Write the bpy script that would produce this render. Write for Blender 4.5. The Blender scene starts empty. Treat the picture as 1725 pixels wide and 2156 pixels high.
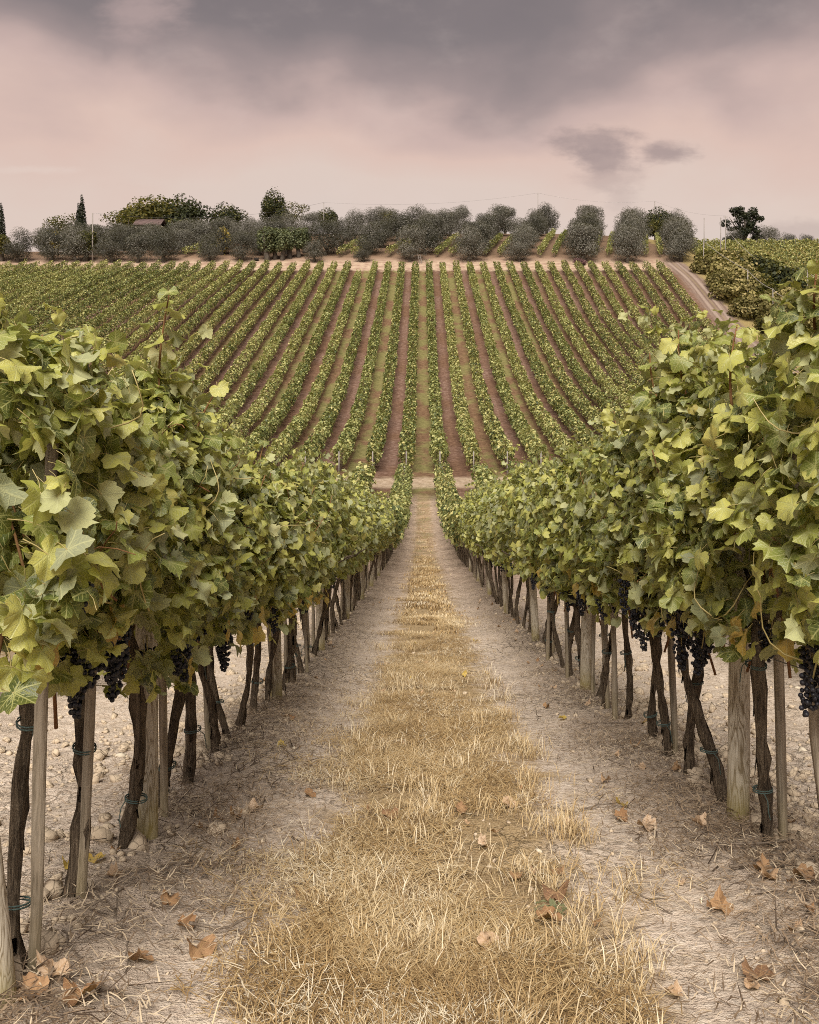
import bpy, math, random
import numpy as np
from mathutils import Matrix, Vector
rng = np.random.default_rng(7)
random.seed(7)
scene = bpy.context.scene
COL = scene.collection
R = math.radians

# ------------------------------------------------------------------ camera
cam_d = bpy.data.cameras.new('camera')
cam = bpy.data.objects.new('camera', cam_d); COL.objects.link(cam)
cam_d.sensor_fit = 'HORIZONTAL'; cam_d.sensor_width = 36.0; cam_d.lens = 43.2
cam_d.shift_x = -25.5 / 1725; cam_d.shift_y = -338 / 1725
cam_d.clip_start = 0.1; cam_d.clip_end = 5000
cam.location = (0, 0, 0); cam.rotation_euler = (R(90), 0, 0)
scene.camera = cam

# ------------------------------------------------------------------ exposure
vs = scene.view_settings
scene.display_settings.display_device = 'sRGB'
vs.view_transform = 'Standard'; vs.look = 'None'; vs.gamma = 1; vs.exposure = 2.15
vs.use_curve_mapping = False
cy = scene.cycles; cy.max_bounces = 5; cy.diffuse_bounces = 3; cy.glossy_bounces = 2; cy.transmission_bounces = 3; cy.transparent_max_bounces = 4; cy.caustics_reflective = False; cy.caustics_refractive = False; cy.filter_width = 1.0; cy.use_denoising = False

# ------------------------------------------------------------------ node helper
class NT:
    def __init__(s, tree):
        s.t = tree; s.n = tree.nodes; s.l = tree.links
    def node(s, typ, **kw):
        n = s.n.new(typ)
        for k, v in kw.items(): setattr(n, k, v)
        return n
    def put(s, sock, v):
        if hasattr(v, 'is_linked') or isinstance(v, bpy.types.NodeSocket): s.l.new(v, sock)
        elif isinstance(v, (tuple, list)) and len(v) == 3 and sock.type == 'RGBA': sock.default_value = (*v, 1)
        else: sock.default_value = v
    def m(s, op, a, b=None, c=None, clamp=False):
        n = s.node('ShaderNodeMath', operation=op, use_clamp=clamp)
        s.put(n.inputs[0], a)
        if b is not None: s.put(n.inputs[1], b)
        if c is not None: s.put(n.inputs[2], c)
        return n.outputs[0]
    def vm(s, op, a, b):
        n = s.node('ShaderNodeVectorMath', operation=op)
        s.put(n.inputs[0], a); s.put(n.inputs[1], b)
        return n.outputs[0]
    def mix(s, f, a, b, blend='MIX'):
        n = s.node('ShaderNodeMix', data_type='RGBA', blend_type=blend)
        s.put(n.inputs[0], f); s.put(n.inputs[6], a); s.put(n.inputs[7], b)
        return n.outputs[2]
    def ss(s, v, lo, hi, a=0.0, b=1.0):
        n = s.node('ShaderNodeMapRange', interpolation_type='SMOOTHSTEP')
        s.put(n.inputs[0], v); n.inputs[1].default_value = lo; n.inputs[2].default_value = hi
        n.inputs[3].default_value = a; n.inputs[4].default_value = b
        return n.outputs[0]
    def noise(s, vec, scale, detail=3, rough=0.55, dist=0.0):
        n = s.node('ShaderNodeTexNoise')
        if vec is not None: s.put(n.inputs['Vector'], vec)
        n.inputs['Scale'].default_value = scale; n.inputs['Detail'].default_value = detail
        n.inputs['Roughness'].default_value = rough; n.inputs['Distortion'].default_value = dist
        return n.outputs[0]
    def ramp(s, f, stops, interp='LINEAR'):
        n = s.node('ShaderNodeValToRGB'); cr = n.color_ramp; cr.interpolation = interp
        while len(cr.elements) < len(stops): cr.elements.new(0.5)
        for e, (p, c) in zip(cr.elements, stops): e.position = p; e.color = (*c, 1)
        s.put(n.inputs[0], f)
        return n.outputs[0]
    def sep(s, v):
        n = s.node('ShaderNodeSeparateXYZ'); s.put(n.inputs[0], v); return n.outputs
    def comb(s, x, y, z):
        n = s.node('ShaderNodeCombineXYZ')
        for i, v in enumerate((x, y, z)): s.put(n.inputs[i], v)
        return n.outputs[0]
    def bump(s, h, strength=0.5, dist=0.02):
        n = s.node('ShaderNodeBump'); s.put(n.inputs['Height'], h)
        n.inputs['Strength'].default_value = strength; n.inputs['Distance'].default_value = dist
        return n.outputs[0]

def srgb(r, g, b):
    f = lambda c: (c / 255 / 12.92) if c / 255 <= 0.04045 else ((c / 255 + 0.055) / 1.055) ** 2.4
    return (f(r), f(g), f(b))

# ------------------------------------------------------------------ world: dusky mauve overcast sky
world = bpy.data.worlds.new('World'); scene.world = world; world.use_nodes = True
w = NT(world.node_tree)
for n in list(w.n): w.n.remove(n)
SUN_EL, SUN_AZ = R(50), R(-174)      # high soft light, from behind the camera on the left
sky = w.node('ShaderNodeTexSky', sky_type='NISHITA', sun_disc=False)
sky.sun_elevation = SUN_EL; sky.sun_rotation = SUN_AZ
tc = w.node('ShaderNodeTexCoord').outputs['Generated']
dx, dy, dz = w.sep(tc)[:3]
hyp = w.m('SQRT', w.m('ADD', w.m('MULTIPLY', dx, dx), w.m('MULTIPLY', dy, dy)))
e = w.m('DIVIDE', dz, w.m('MAXIMUM', hyp, 0.02))                   # tangent of the elevation
nvec = w.comb(w.m('MULTIPLY', dx, 1.0), dy, w.m('MULTIPLY', dz, 1.7))
n_big = w.noise(nvec, 3.0, 3, 0.45, 0.2)
n_mid = w.noise(nvec, 8.0, 4, 0.5, 0.2)
n_fine = w.noise(w.comb(dx, dy, w.m('MULTIPLY', dz, 1.8)), 13, 5, 0.55)
tt = w.m('ADD', e, w.m('MULTIPLY', w.m('SUBTRACT', n_big, 0.5), 0.26))
tt = w.m('ADD', tt, w.m('MULTIPLY', w.m('SUBTRACT', n_mid, 0.5), 0.10))
tt = w.m('SUBTRACT', w.m('ADD', tt, w.m('MULTIPLY', dx, 0.03)), 0.016)
base = w.ramp(w.m('MULTIPLY', tt, 2.0, clamp=True), [
    (0.10, srgb(219, 202, 192)), (0.28, srgb(222, 201, 189)), (0.39, srgb(221, 192, 179)),
    (0.47, srgb(203, 177, 169)), (0.55, srgb(164, 146, 143)), (0.65, srgb(134, 123, 123)), (0.80, srgb(117, 109, 111)), (1.0, srgb(126, 117, 118))])
base = w.mix(w.m('MULTIPLY', w.ss(n_fine, 0.5, 0.75), 0.10), base, srgb(236, 215, 205))
# small dark cloud low in the sky, and a thin pale streak
px = w.m('DIVIDE', dx, w.m('MAXIMUM', dy, 0.02)); pz = w.m('DIVIDE', dz, w.m('MAXIMUM', dy, 0.02))
front = w.ss(dy, 0.3, 0.5)
def blob(cx, cz, rx, rz, amp=0.9, sc=26):
    n = w.noise(w.comb(px, 0.0, w.m('MULTIPLY', pz, 2.2)), sc, 5, 0.6)
    a = w.m('DIVIDE', w.m('SUBTRACT', px, cx), rx); b = w.m('DIVIDE', w.m('SUBTRACT', pz, cz), rz)
    r = w.m('SQRT', w.m('ADD', w.m('MULTIPLY', a, a), w.m('MULTIPLY', b, b)))
    r = w.m('ADD', r, w.m('MULTIPLY', w.m('SUBTRACT', n, 0.5), 2.1))
    return w.m('MULTIPLY', w.m('MULTIPLY', w.ss(r, 0.25, 1.35, 1, 0), front), amp)
for cx, cz, rx, rz, amp in ((0.175, 0.213, 0.046, 0.017, 0.85), (0.186, 0.196, 0.030, 0.016, 0.75), (0.246, 0.202, 0.030, 0.012, 0.85), (0.19, 0.178, 0.034, 0.016, 0.4), (0.205, 0.152, 0.02, 0.014, 0.25), (0.40, 0.124, 0.07, 0.012, 0.35)):
    base = w.mix(blob(cx, cz, rx, rz, amp), base, srgb(166, 146, 142))
base = w.mix(blob(-0.395, 0.185, 0.04, 0.0045, 0.22), base, srgb(235, 222, 212))
base = w.mix(blob(-0.285, 0.346, 0.045, 0.026, 0.5, 14), base, srgb(205, 178, 172))
dim = w.node('ShaderNodeVectorMath', operation='SCALE'); w.put(dim.inputs[0], base); dim.inputs['Scale'].default_value = 1 / 2 ** 2.15
nis = w.node('ShaderNodeVectorMath', operation='SCALE'); w.put(nis.inputs[0], sky.outputs[0]); nis.inputs['Scale'].default_value = 0.05
tot = w.mix(0.02, dim.outputs[0], nis.outputs[0])
bg = w.node('ShaderNodeBackground'); w.put(bg.inputs[0], tot); bg.inputs[1].default_value = 1.0
out = w.node('ShaderNodeOutputWorld'); w.l.new(bg.outputs[0], out.inputs[0])

# ------------------------------------------------------------------ sun (veiled)
sd = bpy.data.lights.new('sun', 'SUN'); sd.energy = 1.5; sd.angle = R(38); sd.color = (1.0, 0.94, 0.85)
sun = bpy.data.objects.new('sun', sd); COL.objects.link(sun)
# the lamp comes from azimuth SUN_AZ (measured from +Y towards +X), height SUN_EL
sdir = Vector((math.sin(SUN_AZ) * math.cos(SUN_EL), math.cos(SUN_AZ) * math.cos(SUN_EL), math.sin(SUN_EL)))
sun.rotation_euler = sdir.to_track_quat('Z', 'Y').to_euler()
sun.location = (-20, 0, 40)

# ------------------------------------------------------------------ terrain
S = 2.6                                  # distance between vine rows
X_C = 0.12                               # middle of the alley the camera stands in
def row_x(k): return X_C + S * (k + 0.5)
_kd = np.array([-60, -10, 0, 2.58, 4.2, 6.4, 8.4, 12, 17, 29, 40, 51, 60, 67, 77, 85, 92, 100, 108, 122, 135, 158, 190, 207, 232, 252, 268, 300, 420, 1200], float)
_kz = np.array([9, 0.5, -1.28, -1.77, -2.08, -2.52, -2.95, -3.6, -4.5, -6.5, -8.2, -9.25, -9.55, -9.58, -9.4, -8.95, -8.3, -7.3, -5.8, -2.6, 0.8, 6.8, 15.6, 20.6, 26.6, 30.2, 31.6, 32, 26, 10], float)
def _pchip():
    h = np.diff(_kd); dl = np.diff(_kz) / h
    m = np.zeros_like(_kd); m[0], m[-1] = dl[0], dl[-1]
    for i in range(1, len(_kd) - 1):
        if dl[i - 1] * dl[i] > 0:
            w1, w2 = 2 * h[i] + h[i - 1], h[i] + 2 * h[i - 1]
            m[i] = (w1 + w2) / (w1 / dl[i - 1] + w2 / dl[i])
    return m
_km = _pchip()
def prof(d):
    d = np.clip(np.asarray(d, float), _kd[0], _kd[-1] - 1e-6)
    i = np.clip(np.searchsorted(_kd, d, side='right') - 1, 0, len(_kd) - 2)
    h = _kd[i + 1] - _kd[i]; t = (d - _kd[i]) / h
    return ((2 * t**3 - 3 * t**2 + 1) * _kz[i] + (t**3 - 2 * t**2 + t) * h * _km[i]
            + (-2 * t**3 + 3 * t**2) * _kz[i + 1] + (t**3 - t**2) * h * _km[i + 1])
def sst(x, a, b):
    t = np.clip((np.asarray(x, float) - a) / (b - a), 0, 1); return t * t * (3 - 2 * t)
def terrain(x, y):
    x = np.asarray(x, float); y = np.asarray(y, float)
    z = prof(y)
    win = sst(y, 92, 126) * (1 - sst(y, 150, 190))
    z = z + win * (1.7 * sst(-x, 4, 58) - 4.0 * sst(x, 2, 42))
    back = sst(y, 205, 250)
    z = z - back * (6.5 * sst(-x, 28, 75) + 0.8 * sst(x, 30, 60))
    r = 3.2 + 0.285 * np.minimum(y - 160, 78) - 0.02 * np.maximum(y - 238, 0)
    r = r + 1.5 * np.exp(-((x - 60) / 4.5) ** 2)
    f = sst(x, 54, 63) * sst(y, 110, 150)
    return z * (1 - f) + r * f
def T(x, y): return float(terrain(x, y))

_tab = rng.random((256, 256))
def vnoise(x, y, s):
    x = np.asarray(x) * s + 1000; y = np.asarray(y) * s + 1000
    ix = np.floor(x).astype(int); iy = np.floor(y).astype(int)
    fx = x - ix; fy = y - iy; fx = fx * fx * (3 - 2 * fx); fy = fy * fy * (3 - 2 * fy)
    g = lambda a, b: _tab[a % 256, b % 256]
    return ((g(ix, iy) * (1 - fx) + g(ix + 1, iy) * fx) * (1 - fy) + (g(ix, iy + 1) * (1 - fx) + g(ix + 1, iy + 1) * fx) * fy) - 0.5
def alley(x):
    u = (np.asarray(x) - X_C) / S; k = np.floor(u + 0.5)
    return np.abs(u - k) * S, k
def relief(x, y):
    a, k = alley(x)
    near = 1 - sst(y, 25, 66)
    r = 0.05 * vnoise(x, y, 1.1) + 0.03 * vnoise(x + 7, y, 3.1)
    r = r + 0.05 * sst(a, 0.75, 1.25)
    tilled = (np.abs(k) % 2 == 1) * 1.0
    rough = 0.25 + 0.75 * np.maximum(tilled * (1 - sst(a, 1.2, 1.3) * 0.6), sst(a, 0.8, 1.1) * 0.7)
    c = 0.035 * np.abs(vnoise(x, y, 6)) + 0.035 * np.abs(vnoise(x, y + 3, 11)) + 0.02 * vnoise(x, y, 21)
    return (r + c * rough) * near
def G(x, y): return float(terrain(x, y) + relief(x, y))

# ------------------------------------------------------------------ mesh / object helpers
def fast_mesh(name, V, F, mat=None, smooth=False, tint=None, luv=None, mats=None, mi=None):
    me = bpy.data.meshes.new(name)
    V = np.asarray(V, np.float32); F = np.asarray(F, np.int32); k = F.shape[1]
    me.vertices.add(len(V)); me.vertices.foreach_set('co', V.ravel())
    me.loops.add(F.size); me.loops.foreach_set('vertex_index', F.ravel())
    me.polygons.add(len(F)); me.polygons.foreach_set('loop_start', np.arange(0, F.size, k, dtype=np.int32))
    if smooth: me.polygons.foreach_set('use_smooth', np.ones(len(F), bool))
    if tint is not None:
        a = me.attributes.new('tint', 'FLOAT', 'POINT'); a.data.foreach_set('value', np.asarray(tint, np.float32))
    if luv is not None:
        a = me.attributes.new('luv', 'FLOAT_VECTOR', 'POINT'); a.data.foreach_set('vector', np.asarray(luv, np.float32).ravel())
    for mm in (mats or ([mat] if mat else [])): me.materials.append(mm)
    if mi is not None: me.polygons.foreach_set('material_index', np.asarray(mi, np.int32))
    me.update(calc_edges=True)
    return me
def obj(name, me, parent=None, loc=(0, 0, 0), rot=(0, 0, 0), scale=(1, 1, 1), **props):
    o = bpy.data.objects.new(name, me); COL.objects.link(o)
    o.location = loc; o.rotation_euler = rot; o.scale = scale
    if parent is not None: o.parent = parent
    for k, v in props.items(): o[k] = v
    return o
def empty(name, loc, label, cat, group=None, rz=0):
    o = bpy.data.objects.new(name, None); COL.objects.link(o); o.location = loc; o.rotation_euler = (0, 0, rz)
    o.empty_display_size = 0.1
    o['label'] = label; o['category'] = cat
    if group: o['group'] = group
    return o
class Acc:
    """collects triangles"""
    def __init__(s): s.V = []; s.F = []; s.T = []; s.U = []; s.M = []; s.n = 0
    def add(s, V, F, tint=None, luv=None, mi=0):
        V = np.asarray(V, float); F = np.asarray(F, int)
        s.V.append(V); s.F.append(F + s.n); s.n += len(V)
        s.T.append(np.zeros(len(V)) if tint is None else np.broadcast_to(tint, (len(V),)))
        s.U.append(np.zeros((len(V), 3)) if luv is None else luv)
        s.M.append(np.full(len(F), mi))
    def mesh(s, name, mat=None, smooth=False, mats=None):
        return fast_mesh(name, np.vstack(s.V), np.vstack(s.F), mat, smooth, np.concatenate(s.T), np.vstack(s.U), mats, np.concatenate(s.M))
def tube(path, rad, sides=8, cap=True, wob=0.0, ribs=0.0, seed=0):
    """triangles of a tube along a polyline; wob: uneven ring radius"""
    P = np.asarray(path, float); n = len(P); rad = np.broadcast_to(rad, (n,)); r_ = np.random.default_rng(seed)
    tg = np.gradient(P, axis=0); tg /= np.linalg.norm(tg, axis=1)[:, None] + 1e-9
    ref = np.array([1.0, 0, 0]) if abs(tg[0, 0]) < 0.8 else np.array([0, 1.0, 0])
    V = []
    lob = 1 + ribs * r_.standard_normal(sides)
    for i in range(n):
        u = ref - tg[i] * (ref @ tg[i]); u /= np.linalg.norm(u); v = np.cross(tg[i], u)
        th = np.arange(sides) / sides * 2 * np.pi + i * 0.12
        rr = rad[i] * lob * (1 + wob * r_.standard_normal(sides))
        V.append(P[i] + rr[:, None] * (np.cos(th)[:, None] * u + np.sin(th)[:, None] * v))
    V = np.vstack(V); F = []
    for i in range(n - 1):
        for j in range(sides):
            a, b = i * sides + j, i * sides + (j + 1) % sides; c, d = a + sides, b + sides
            F += [(a, b, d), (a, d, c)]
    if cap:
        V = np.vstack([V, P[0], P[-1]]); m = len(V)
        for j in range(sides):
            F.append((m - 2, (j + 1) % sides, j)); F.append((m - 1, (n - 1) * sides + j, (n - 1) * sides + (j + 1) % sides))
    return V, np.array(F)
def box(x0, x1, y0, y1, z0, z1):
    V = np.array([(x, y, z) for z in (z0, z1) for y in (y0, y1) for x in (x0, x1)], float)
    F = np.array([(0, 2, 3), (0, 3, 1), (4, 5, 7), (4, 7, 6), (0, 1, 5), (0, 5, 4), (2, 6, 7), (2, 7, 3), (0, 4, 6), (0, 6, 2), (1, 3, 7), (1, 7, 5)])
    return V, F
def unit(v): return v / (np.linalg.norm(v, axis=-1, keepdims=True) + 1e-9)
def frames(nrm, tip):
    """rotation matrices (n,3,3) with columns x, y=tip, z=normal"""
    z = unit(nrm); y = unit(tip - z * np.sum(tip * z, 1)[:, None]); x = np.cross(y, z)
    return np.stack([x, y, z], 2)
def scatter(acc, tv, tf, pos, rot, scale, tint, luv=None, mi=0):
    n = len(pos)
    if n == 0: return
    V = np.einsum('nij,vj->nvi', rot, tv) * np.asarray(scale)[:, None, None] + pos[:, None, :]
    F = tf[None] + (np.arange(n) * len(tv))[:, None, None]
    acc.add(V.reshape(-1, 3), F.reshape(-1, 3), np.repeat(tint, len(tv)), None if luv is None else np.tile(luv, (n, 1)), mi)
def randn(n): return rng.standard_normal((n, 3))

# ------------------------------------------------------------------ materials
def new_mat(name):
    m = bpy.data.materials.new(name); m.use_nodes = True
    for n in list(m.node_tree.nodes): m.node_tree.nodes.remove(n)
    return m, NT(m.node_tree)
def finish(t, col, rough=0.8, spec=0.25, normal=None, transl=0.0, tcol=None, coat=0.0):
    p = t.node('ShaderNodeBsdfPrincipled')
    t.put(p.inputs['Base Color'], col); t.put(p.inputs['Roughness'], rough); t.put(p.inputs['Specular IOR Level'], spec)
    if coat: p.inputs['Coat Weight'].default_value = coat
    if normal is not None: t.put(p.inputs['Normal'], normal)
    sh = p.outputs[0]
    if transl:
        tr = t.node('ShaderNodeBsdfTranslucent'); t.put(tr.inputs[0], tcol if tcol is not None else col)
        if normal is not None: t.put(tr.inputs['Normal'], normal)
        mx = t.node('ShaderNodeMixShader'); t.put(mx.inputs[0], transl)
        t.l.new(sh, mx.inputs[1]); t.l.new(tr.outputs[0], mx.inputs[2]); sh = mx.outputs[0]
    o = t.node('ShaderNodeOutputMaterial'); t.l.new(sh, o.inputs[0])
def tint_value(t):
    a = t.node('ShaderNodeAttribute', attribute_name='tint'); oi = t.node('ShaderNodeObjectInfo')
    return t.m('FRACT', t.m('ADD', a.outputs['Fac'], oi.outputs['Random']))

def leaf_material(name, stops, veins=True, under=True, transl=0.33, rough=0.38, spec=0.6, vein_col=(0.46, 0.46, 0.18)):
    m, t = new_mat(name)
    r = tint_value(t)
    col = t.ramp(r, stops)
    luv = t.node('ShaderNodeAttribute', attribute_name='luv').outputs['Vector']
    geo = t.node('ShaderNodeNewGeometry')
    normal = None
    if veins:
        x, y, z = t.sep(luv)[:3]
        ax = t.m('ABSOLUTE', x)
        rad = t.m('SQRT', t.m('ADD', t.m('MULTIPLY', x, x), t.m('MULTIPLY', y, y)))
        dmin = None
        for ang in (0, 50, 104):
            sx, cy = math.sin(R(ang)), math.cos(R(ang))
            along = t.m('ADD', t.m('MULTIPLY', ax, sx), t.m('MULTIPLY', y, cy))
            perp = t.m('ABSOLUTE', t.m('SUBTRACT', t.m('MULTIPLY', ax, cy), t.m('MULTIPLY', y, sx)))
            dd = t.m('ADD', perp, t.m('MULTIPLY', t.m('LESS_THAN', along, 0.0), 5.0))
            # side veins leave the main vein as chevrons
            ch = t.m('SUBTRACT', along, t.m('MULTIPLY', perp, 0.9))
            fr = t.m('ABSOLUTE', t.m('SUBTRACT', t.m('FRACT', t.m('MULTIPLY', ch, 5.5)), 0.5))
            sv = t.m('ADD', t.m('ADD', t.m('MULTIPLY', fr, 0.19), 0.014), t.m('MULTIPLY', t.m('GREATER_THAN', perp, 0.26), 5.0))
            dd2 = t.m('MINIMUM', dd, t.m('ADD', sv, t.m('MULTIPLY', t.m('LESS_THAN', along, 0.05), 5.0)))
            dmin = dd2 if dmin is None else t.m('MINIMUM', dmin, dd2)
        vein = t.ss(t.m('SUBTRACT', dmin, t.m('MULTIPLY', t.m('SUBTRACT', 1.0, rad), 0.012)), 0.008, 0.034, 1, 0)
        mott = t.noise(luv, 7, 3)
        if 'dry' in name:
            col = t.mix(t.m('MULTIPLY', t.ss(t.noise(luv, 3.0, 4, 0.7), 0.48, 0.66), 0.7), col, (0.16, 0.085, 0.045))
            mott = 0.0
        edge = t.ss(rad, 0.45, 1.0)
        if 'dry' not in name:
            col = t.mix(t.m('MULTIPLY', t.ss(mott, 0.35, 0.7), 0.45), col, t.mix(0.5, col, (0.34, 0.34, 0.06)))
            col = t.mix(t.m('MULTIPLY', edge, 0.22), col, (0.36, 0.35, 0.07))
            oir = t.node('ShaderNodeObjectInfo').outputs['Random']
            scorch = t.noise(t.vm('ADD', luv, t.comb(t.m('MULTIPLY', r, 31.0), t.m('MULTIPLY', oir, 17.0), 0.0)), 2.6, 3, 0.6)
            col = t.mix(t.m('MULTIPLY', t.ss(scorch, 0.66, 0.71), t.m('MULTIPLY', edge, 0.85)), col, (0.30, 0.17, 0.06))
        col = t.mix(t.m('MULTIPLY', vein, 0.75), col, vein_col)
        h = t.m('ADD', t.m('MULTIPLY', vein, -0.6), t.m('MULTIPLY', t.noise(luv, 18, 2), 0.8))
        normal = t.bump(h, 0.35, 0.006)
    tcol = t.mix(0.4, col, (0.50, 0.52, 0.06))
    if under:
        pale = t.mix(0.55, col, (0.46, 0.47, 0.31))
        col = t.mix(geo.outputs['Backfacing'], col, pale)
        rough = t.m('ADD', t.m('MULTIPLY', geo.outputs['Backfacing'], 0.4), rough)
    finish(t, col, rough, spec, normal, transl, tcol)
    return m
VINE = [(0.0, (0.034, 0.054, 0.020)), (0.17, (0.072, 0.102, 0.030)), (0.36, (0.20, 0.235, 0.055)), (0.60, (0.42, 0.42, 0.095)), (0.96, (0.54, 0.51, 0.15)), (1.0, (0.5, 0.40, 0.11))]
M_leaf = leaf_material('vine_leaf', VINE)
M_leaf_far = leaf_material('vine_leaf_far', [(0.0, (0.038, 0.054, 0.022)), (0.22, (0.105, 0.13, 0.048)), (0.44, (0.265, 0.285, 0.098)), (0.78, (0.48, 0.465, 0.19)), (1.0, (0.52, 0.45, 0.18))], veins=False, under=False, transl=0.25, rough=0.5, spec=0.35)
M_yellow = leaf_material('yellowed_leaf', [(0, (0.55, 0.36, 0.08)), (0.6, (0.62, 0.42, 0.10)), (1.0, (0.50, 0.26, 0.07))], under=False, vein_col=(0.5, 0.4, 0.15))
M_dry = leaf_material('dry_leaf', [(0, (0.26, 0.14, 0.07)), (0.3, (0.40, 0.25, 0.14)), (0.6, (0.56, 0.42, 0.30)), (0.85, (0.34, 0.20, 0.10)), (1, (0.18, 0.10, 0.06))], under=False, transl=0.12, rough=0.75, spec=0.15, vein_col=(0.40, 0.25, 0.13))
M_olive = leaf_material('olive_leaf', [(0, (0.031, 0.030, 0.021)), (0.4, (0.072, 0.067, 0.052)), (0.75, (0.132, 0.122, 0.10)), (1, (0.20, 0.185, 0.155))], veins=False, under=False, transl=0.12, rough=0.55, spec=0.3)
M_dark = leaf_material('evergreen_leaf', [(0, (0.016, 0.020, 0.009)), (0.6, (0.035, 0.040, 0.014)), (0.9, (0.075, 0.072, 0.020)), (1, (0.11, 0.095, 0.022))], veins=False, under=False, transl=0.1, rough=0.6, spec=0.2)
M_gold = leaf_material('golden_green_leaf', [(0, (0.026, 0.028, 0.009)), (0.5, (0.06, 0.058, 0.016)), (1, (0.145, 0.118, 0.026))], veins=False, under=False, transl=0.2, rough=0.6, spec=0.2)
M_cyp = leaf_material('cypress_leaf', [(0, (0.010, 0.013, 0.008)), (0.7, (0.022, 0.026, 0.014)), (1, (0.04, 0.042, 0.02))], veins=False, under=False, transl=0.05, rough=0.7, spec=0.15)
M_scrub = leaf_material('scrub_leaf', [(0, (0.06, 0.052, 0.018)), (0.4, (0.15, 0.127, 0.044)), (0.8, (0.27, 0.225, 0.085)), (1, (0.36, 0.285, 0.13))], veins=False, under=False, transl=0.2, rough=0.7, spec=0.2)
M_pale = leaf_material('yellow_tree_leaf', [(0, (0.30, 0.22, 0.05)), (1, (0.55, 0.42, 0.10))], veins=False, under=False, transl=0.2, rough=0.7, spec=0.2)
M_red = leaf_material('purple_bush_leaf', [(0, (0.09, 0.045, 0.045)), (1, (0.18, 0.10, 0.10))], veins=False, under=False, transl=0.1, rough=0.7, spec=0.2)
M_weed = leaf_material('weed_leaf', [(0, (0.085, 0.095, 0.04)), (1, (0.18, 0.185, 0.09))], veins=False, under=False, transl=0.2, rough=0.6)

def straw_mat(name, stops, transl=0.2):
    m, t = new_mat(name); finish(t, t.ramp(tint_value(t), stops), 0.6, 0.3, None, transl); return m
M_straw = straw_mat('dry_grass', [(0, (0.12, 0.07, 0.032)), (0.3, (0.34, 0.22, 0.095)), (0.6, (0.50, 0.37, 0.195)), (0.82, (0.61, 0.49, 0.31)), (1, (0.74, 0.65, 0.49))])
M_litter = straw_mat('litter', [(0, (0.12, 0.08, 0.05)), (0.5, (0.30, 0.215, 0.14)), (1, (0.58, 0.47, 0.33))], 0.05)

M_debris = straw_mat('debris', [(0, (0.035, 0.022, 0.014)), (0.6, (0.10, 0.068, 0.045)), (1, (0.20, 0.15, 0.105))], 0.0)
def wood_mat(name, c0, c1, c2, scale=(40, 40, 3), base_green=0.0, bump=0.5, bd=0.006, rings=False):
    m, t = new_mat(name)
    tc = t.node('ShaderNodeTexCoord').outputs['Object']
    oi = t.node('ShaderNodeObjectInfo').outputs['Random']
    mp = t.vm('ADD', t.vm('MULTIPLY', tc, scale), t.comb(t.m('MULTIPLY', oi, 37.0), t.m('MULTIPLY', oi, 19.0), t.m('MULTIPLY', oi, 53.0)))
    n1 = t.noise(mp, 1.0, 5, 0.65, 0.6); n2 = t.noise(mp, 3.2, 4, 0.6); n3 = t.noise(tc, 5, 3)
    if rings:                                   # cathedral grain of the sawn-off rounds
        rr = t.noise(t.vm('MULTIPLY', tc, (16, 16, 2.2)), 1.0, 2, 0.5, 0.8)
        n1 = t.m('ADD', t.m('MULTIPLY', n1, 0.5), t.m('MULTIPLY', t.m('ABSOLUTE', t.m('SINE', t.m('MULTIPLY', rr, 42))), 0.42))
    col = t.ramp(n1, [(0.28, c0), (0.5, c1), (0.75, c2)])
    col = t.mix(t.m('MULTIPLY', t.ss(n2, 0.52, 0.68), 0.5), col, c0)
    col = t.mix(t.m('MULTIPLY', t.ss(n3, 0.4, 0.7), 0.4), col, c2)
    if base_green:
        z = t.sep(tc)[2]
        g = t.m('MULTIPLY', t.ss(t.m('ADD', z, t.m('MULTIPLY', n3, 0.25)), 0.10, 0.42, 1, 0), base_green)
        col = t.mix(g, col, (0.24, 0.19, 0.05))
    finish(t, col, 0.85, 0.15, t.bump(t.m('ADD', n1, t.m('MULTIPLY', n2, 0.6)), bump, bd))
    return m
M_bark = wood_mat('vine_bark', (0.026, 0.018, 0.012), (0.15, 0.11, 0.075), (0.38, 0.30, 0.21), (110, 110, 7), 0, 1.0, 0.04)
M_post = wood_mat('post_wood', (0.20, 0.155, 0.10), (0.44, 0.385, 0.30), (0.56, 0.51, 0.42), (34, 34, 2.4), 0.75, 0.3, 0.004, True)
M_stake = wood_mat('stake_wood', (0.11, 0.088, 0.06), (0.28, 0.23, 0.17), (0.40, 0.345, 0.275), (90, 90, 5), 0.25, 0.6, 0.004)
M_twig = wood_mat('twig', (0.055, 0.040, 0.030), (0.15, 0.115, 0.085), (0.26, 0.21, 0.165), (60, 60, 60), 0, 0.6, 0.003)
M_cane = wood_mat('cane', (0.10, 0.045, 0.022), (0.18, 0.085, 0.038), (0.30, 0.19, 0.08), (50, 50, 8), 0, 0.2, 0.002)
M_trunk = wood_mat('tree_bark', (0.04, 0.032, 0.025), (0.08, 0.066, 0.052), (0.13, 0.11, 0.09), (6, 6, 2), 0, 0.6, 0.05)
M_pole = wood_mat('pole_wood', (0.16, 0.14, 0.13), (0.26, 0.23, 0.21), (0.34, 0.31, 0.28), (3, 3, 0.4), 0, 0.2, 0.02)
def plain(name, c, rough=0.6, spec=0.4, metal=0.0, var=0.25, scale=30):
    m, t = new_mat(name); tc = t.node('ShaderNodeTexCoord').outputs['Object']
    n = t.noise(tc, scale, 3); col = t.mix(t.m('MULTIPLY', n, var), c, tuple(0.35 * a for a in c))
    finish(t, col, rough, spec); 
    if metal: m.node_tree.nodes['Principled BSDF'].inputs['Metallic'].default_value = metal
    return m
M_petiole = plain('petiole', (0.42, 0.34, 0.14), 0.5)
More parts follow.
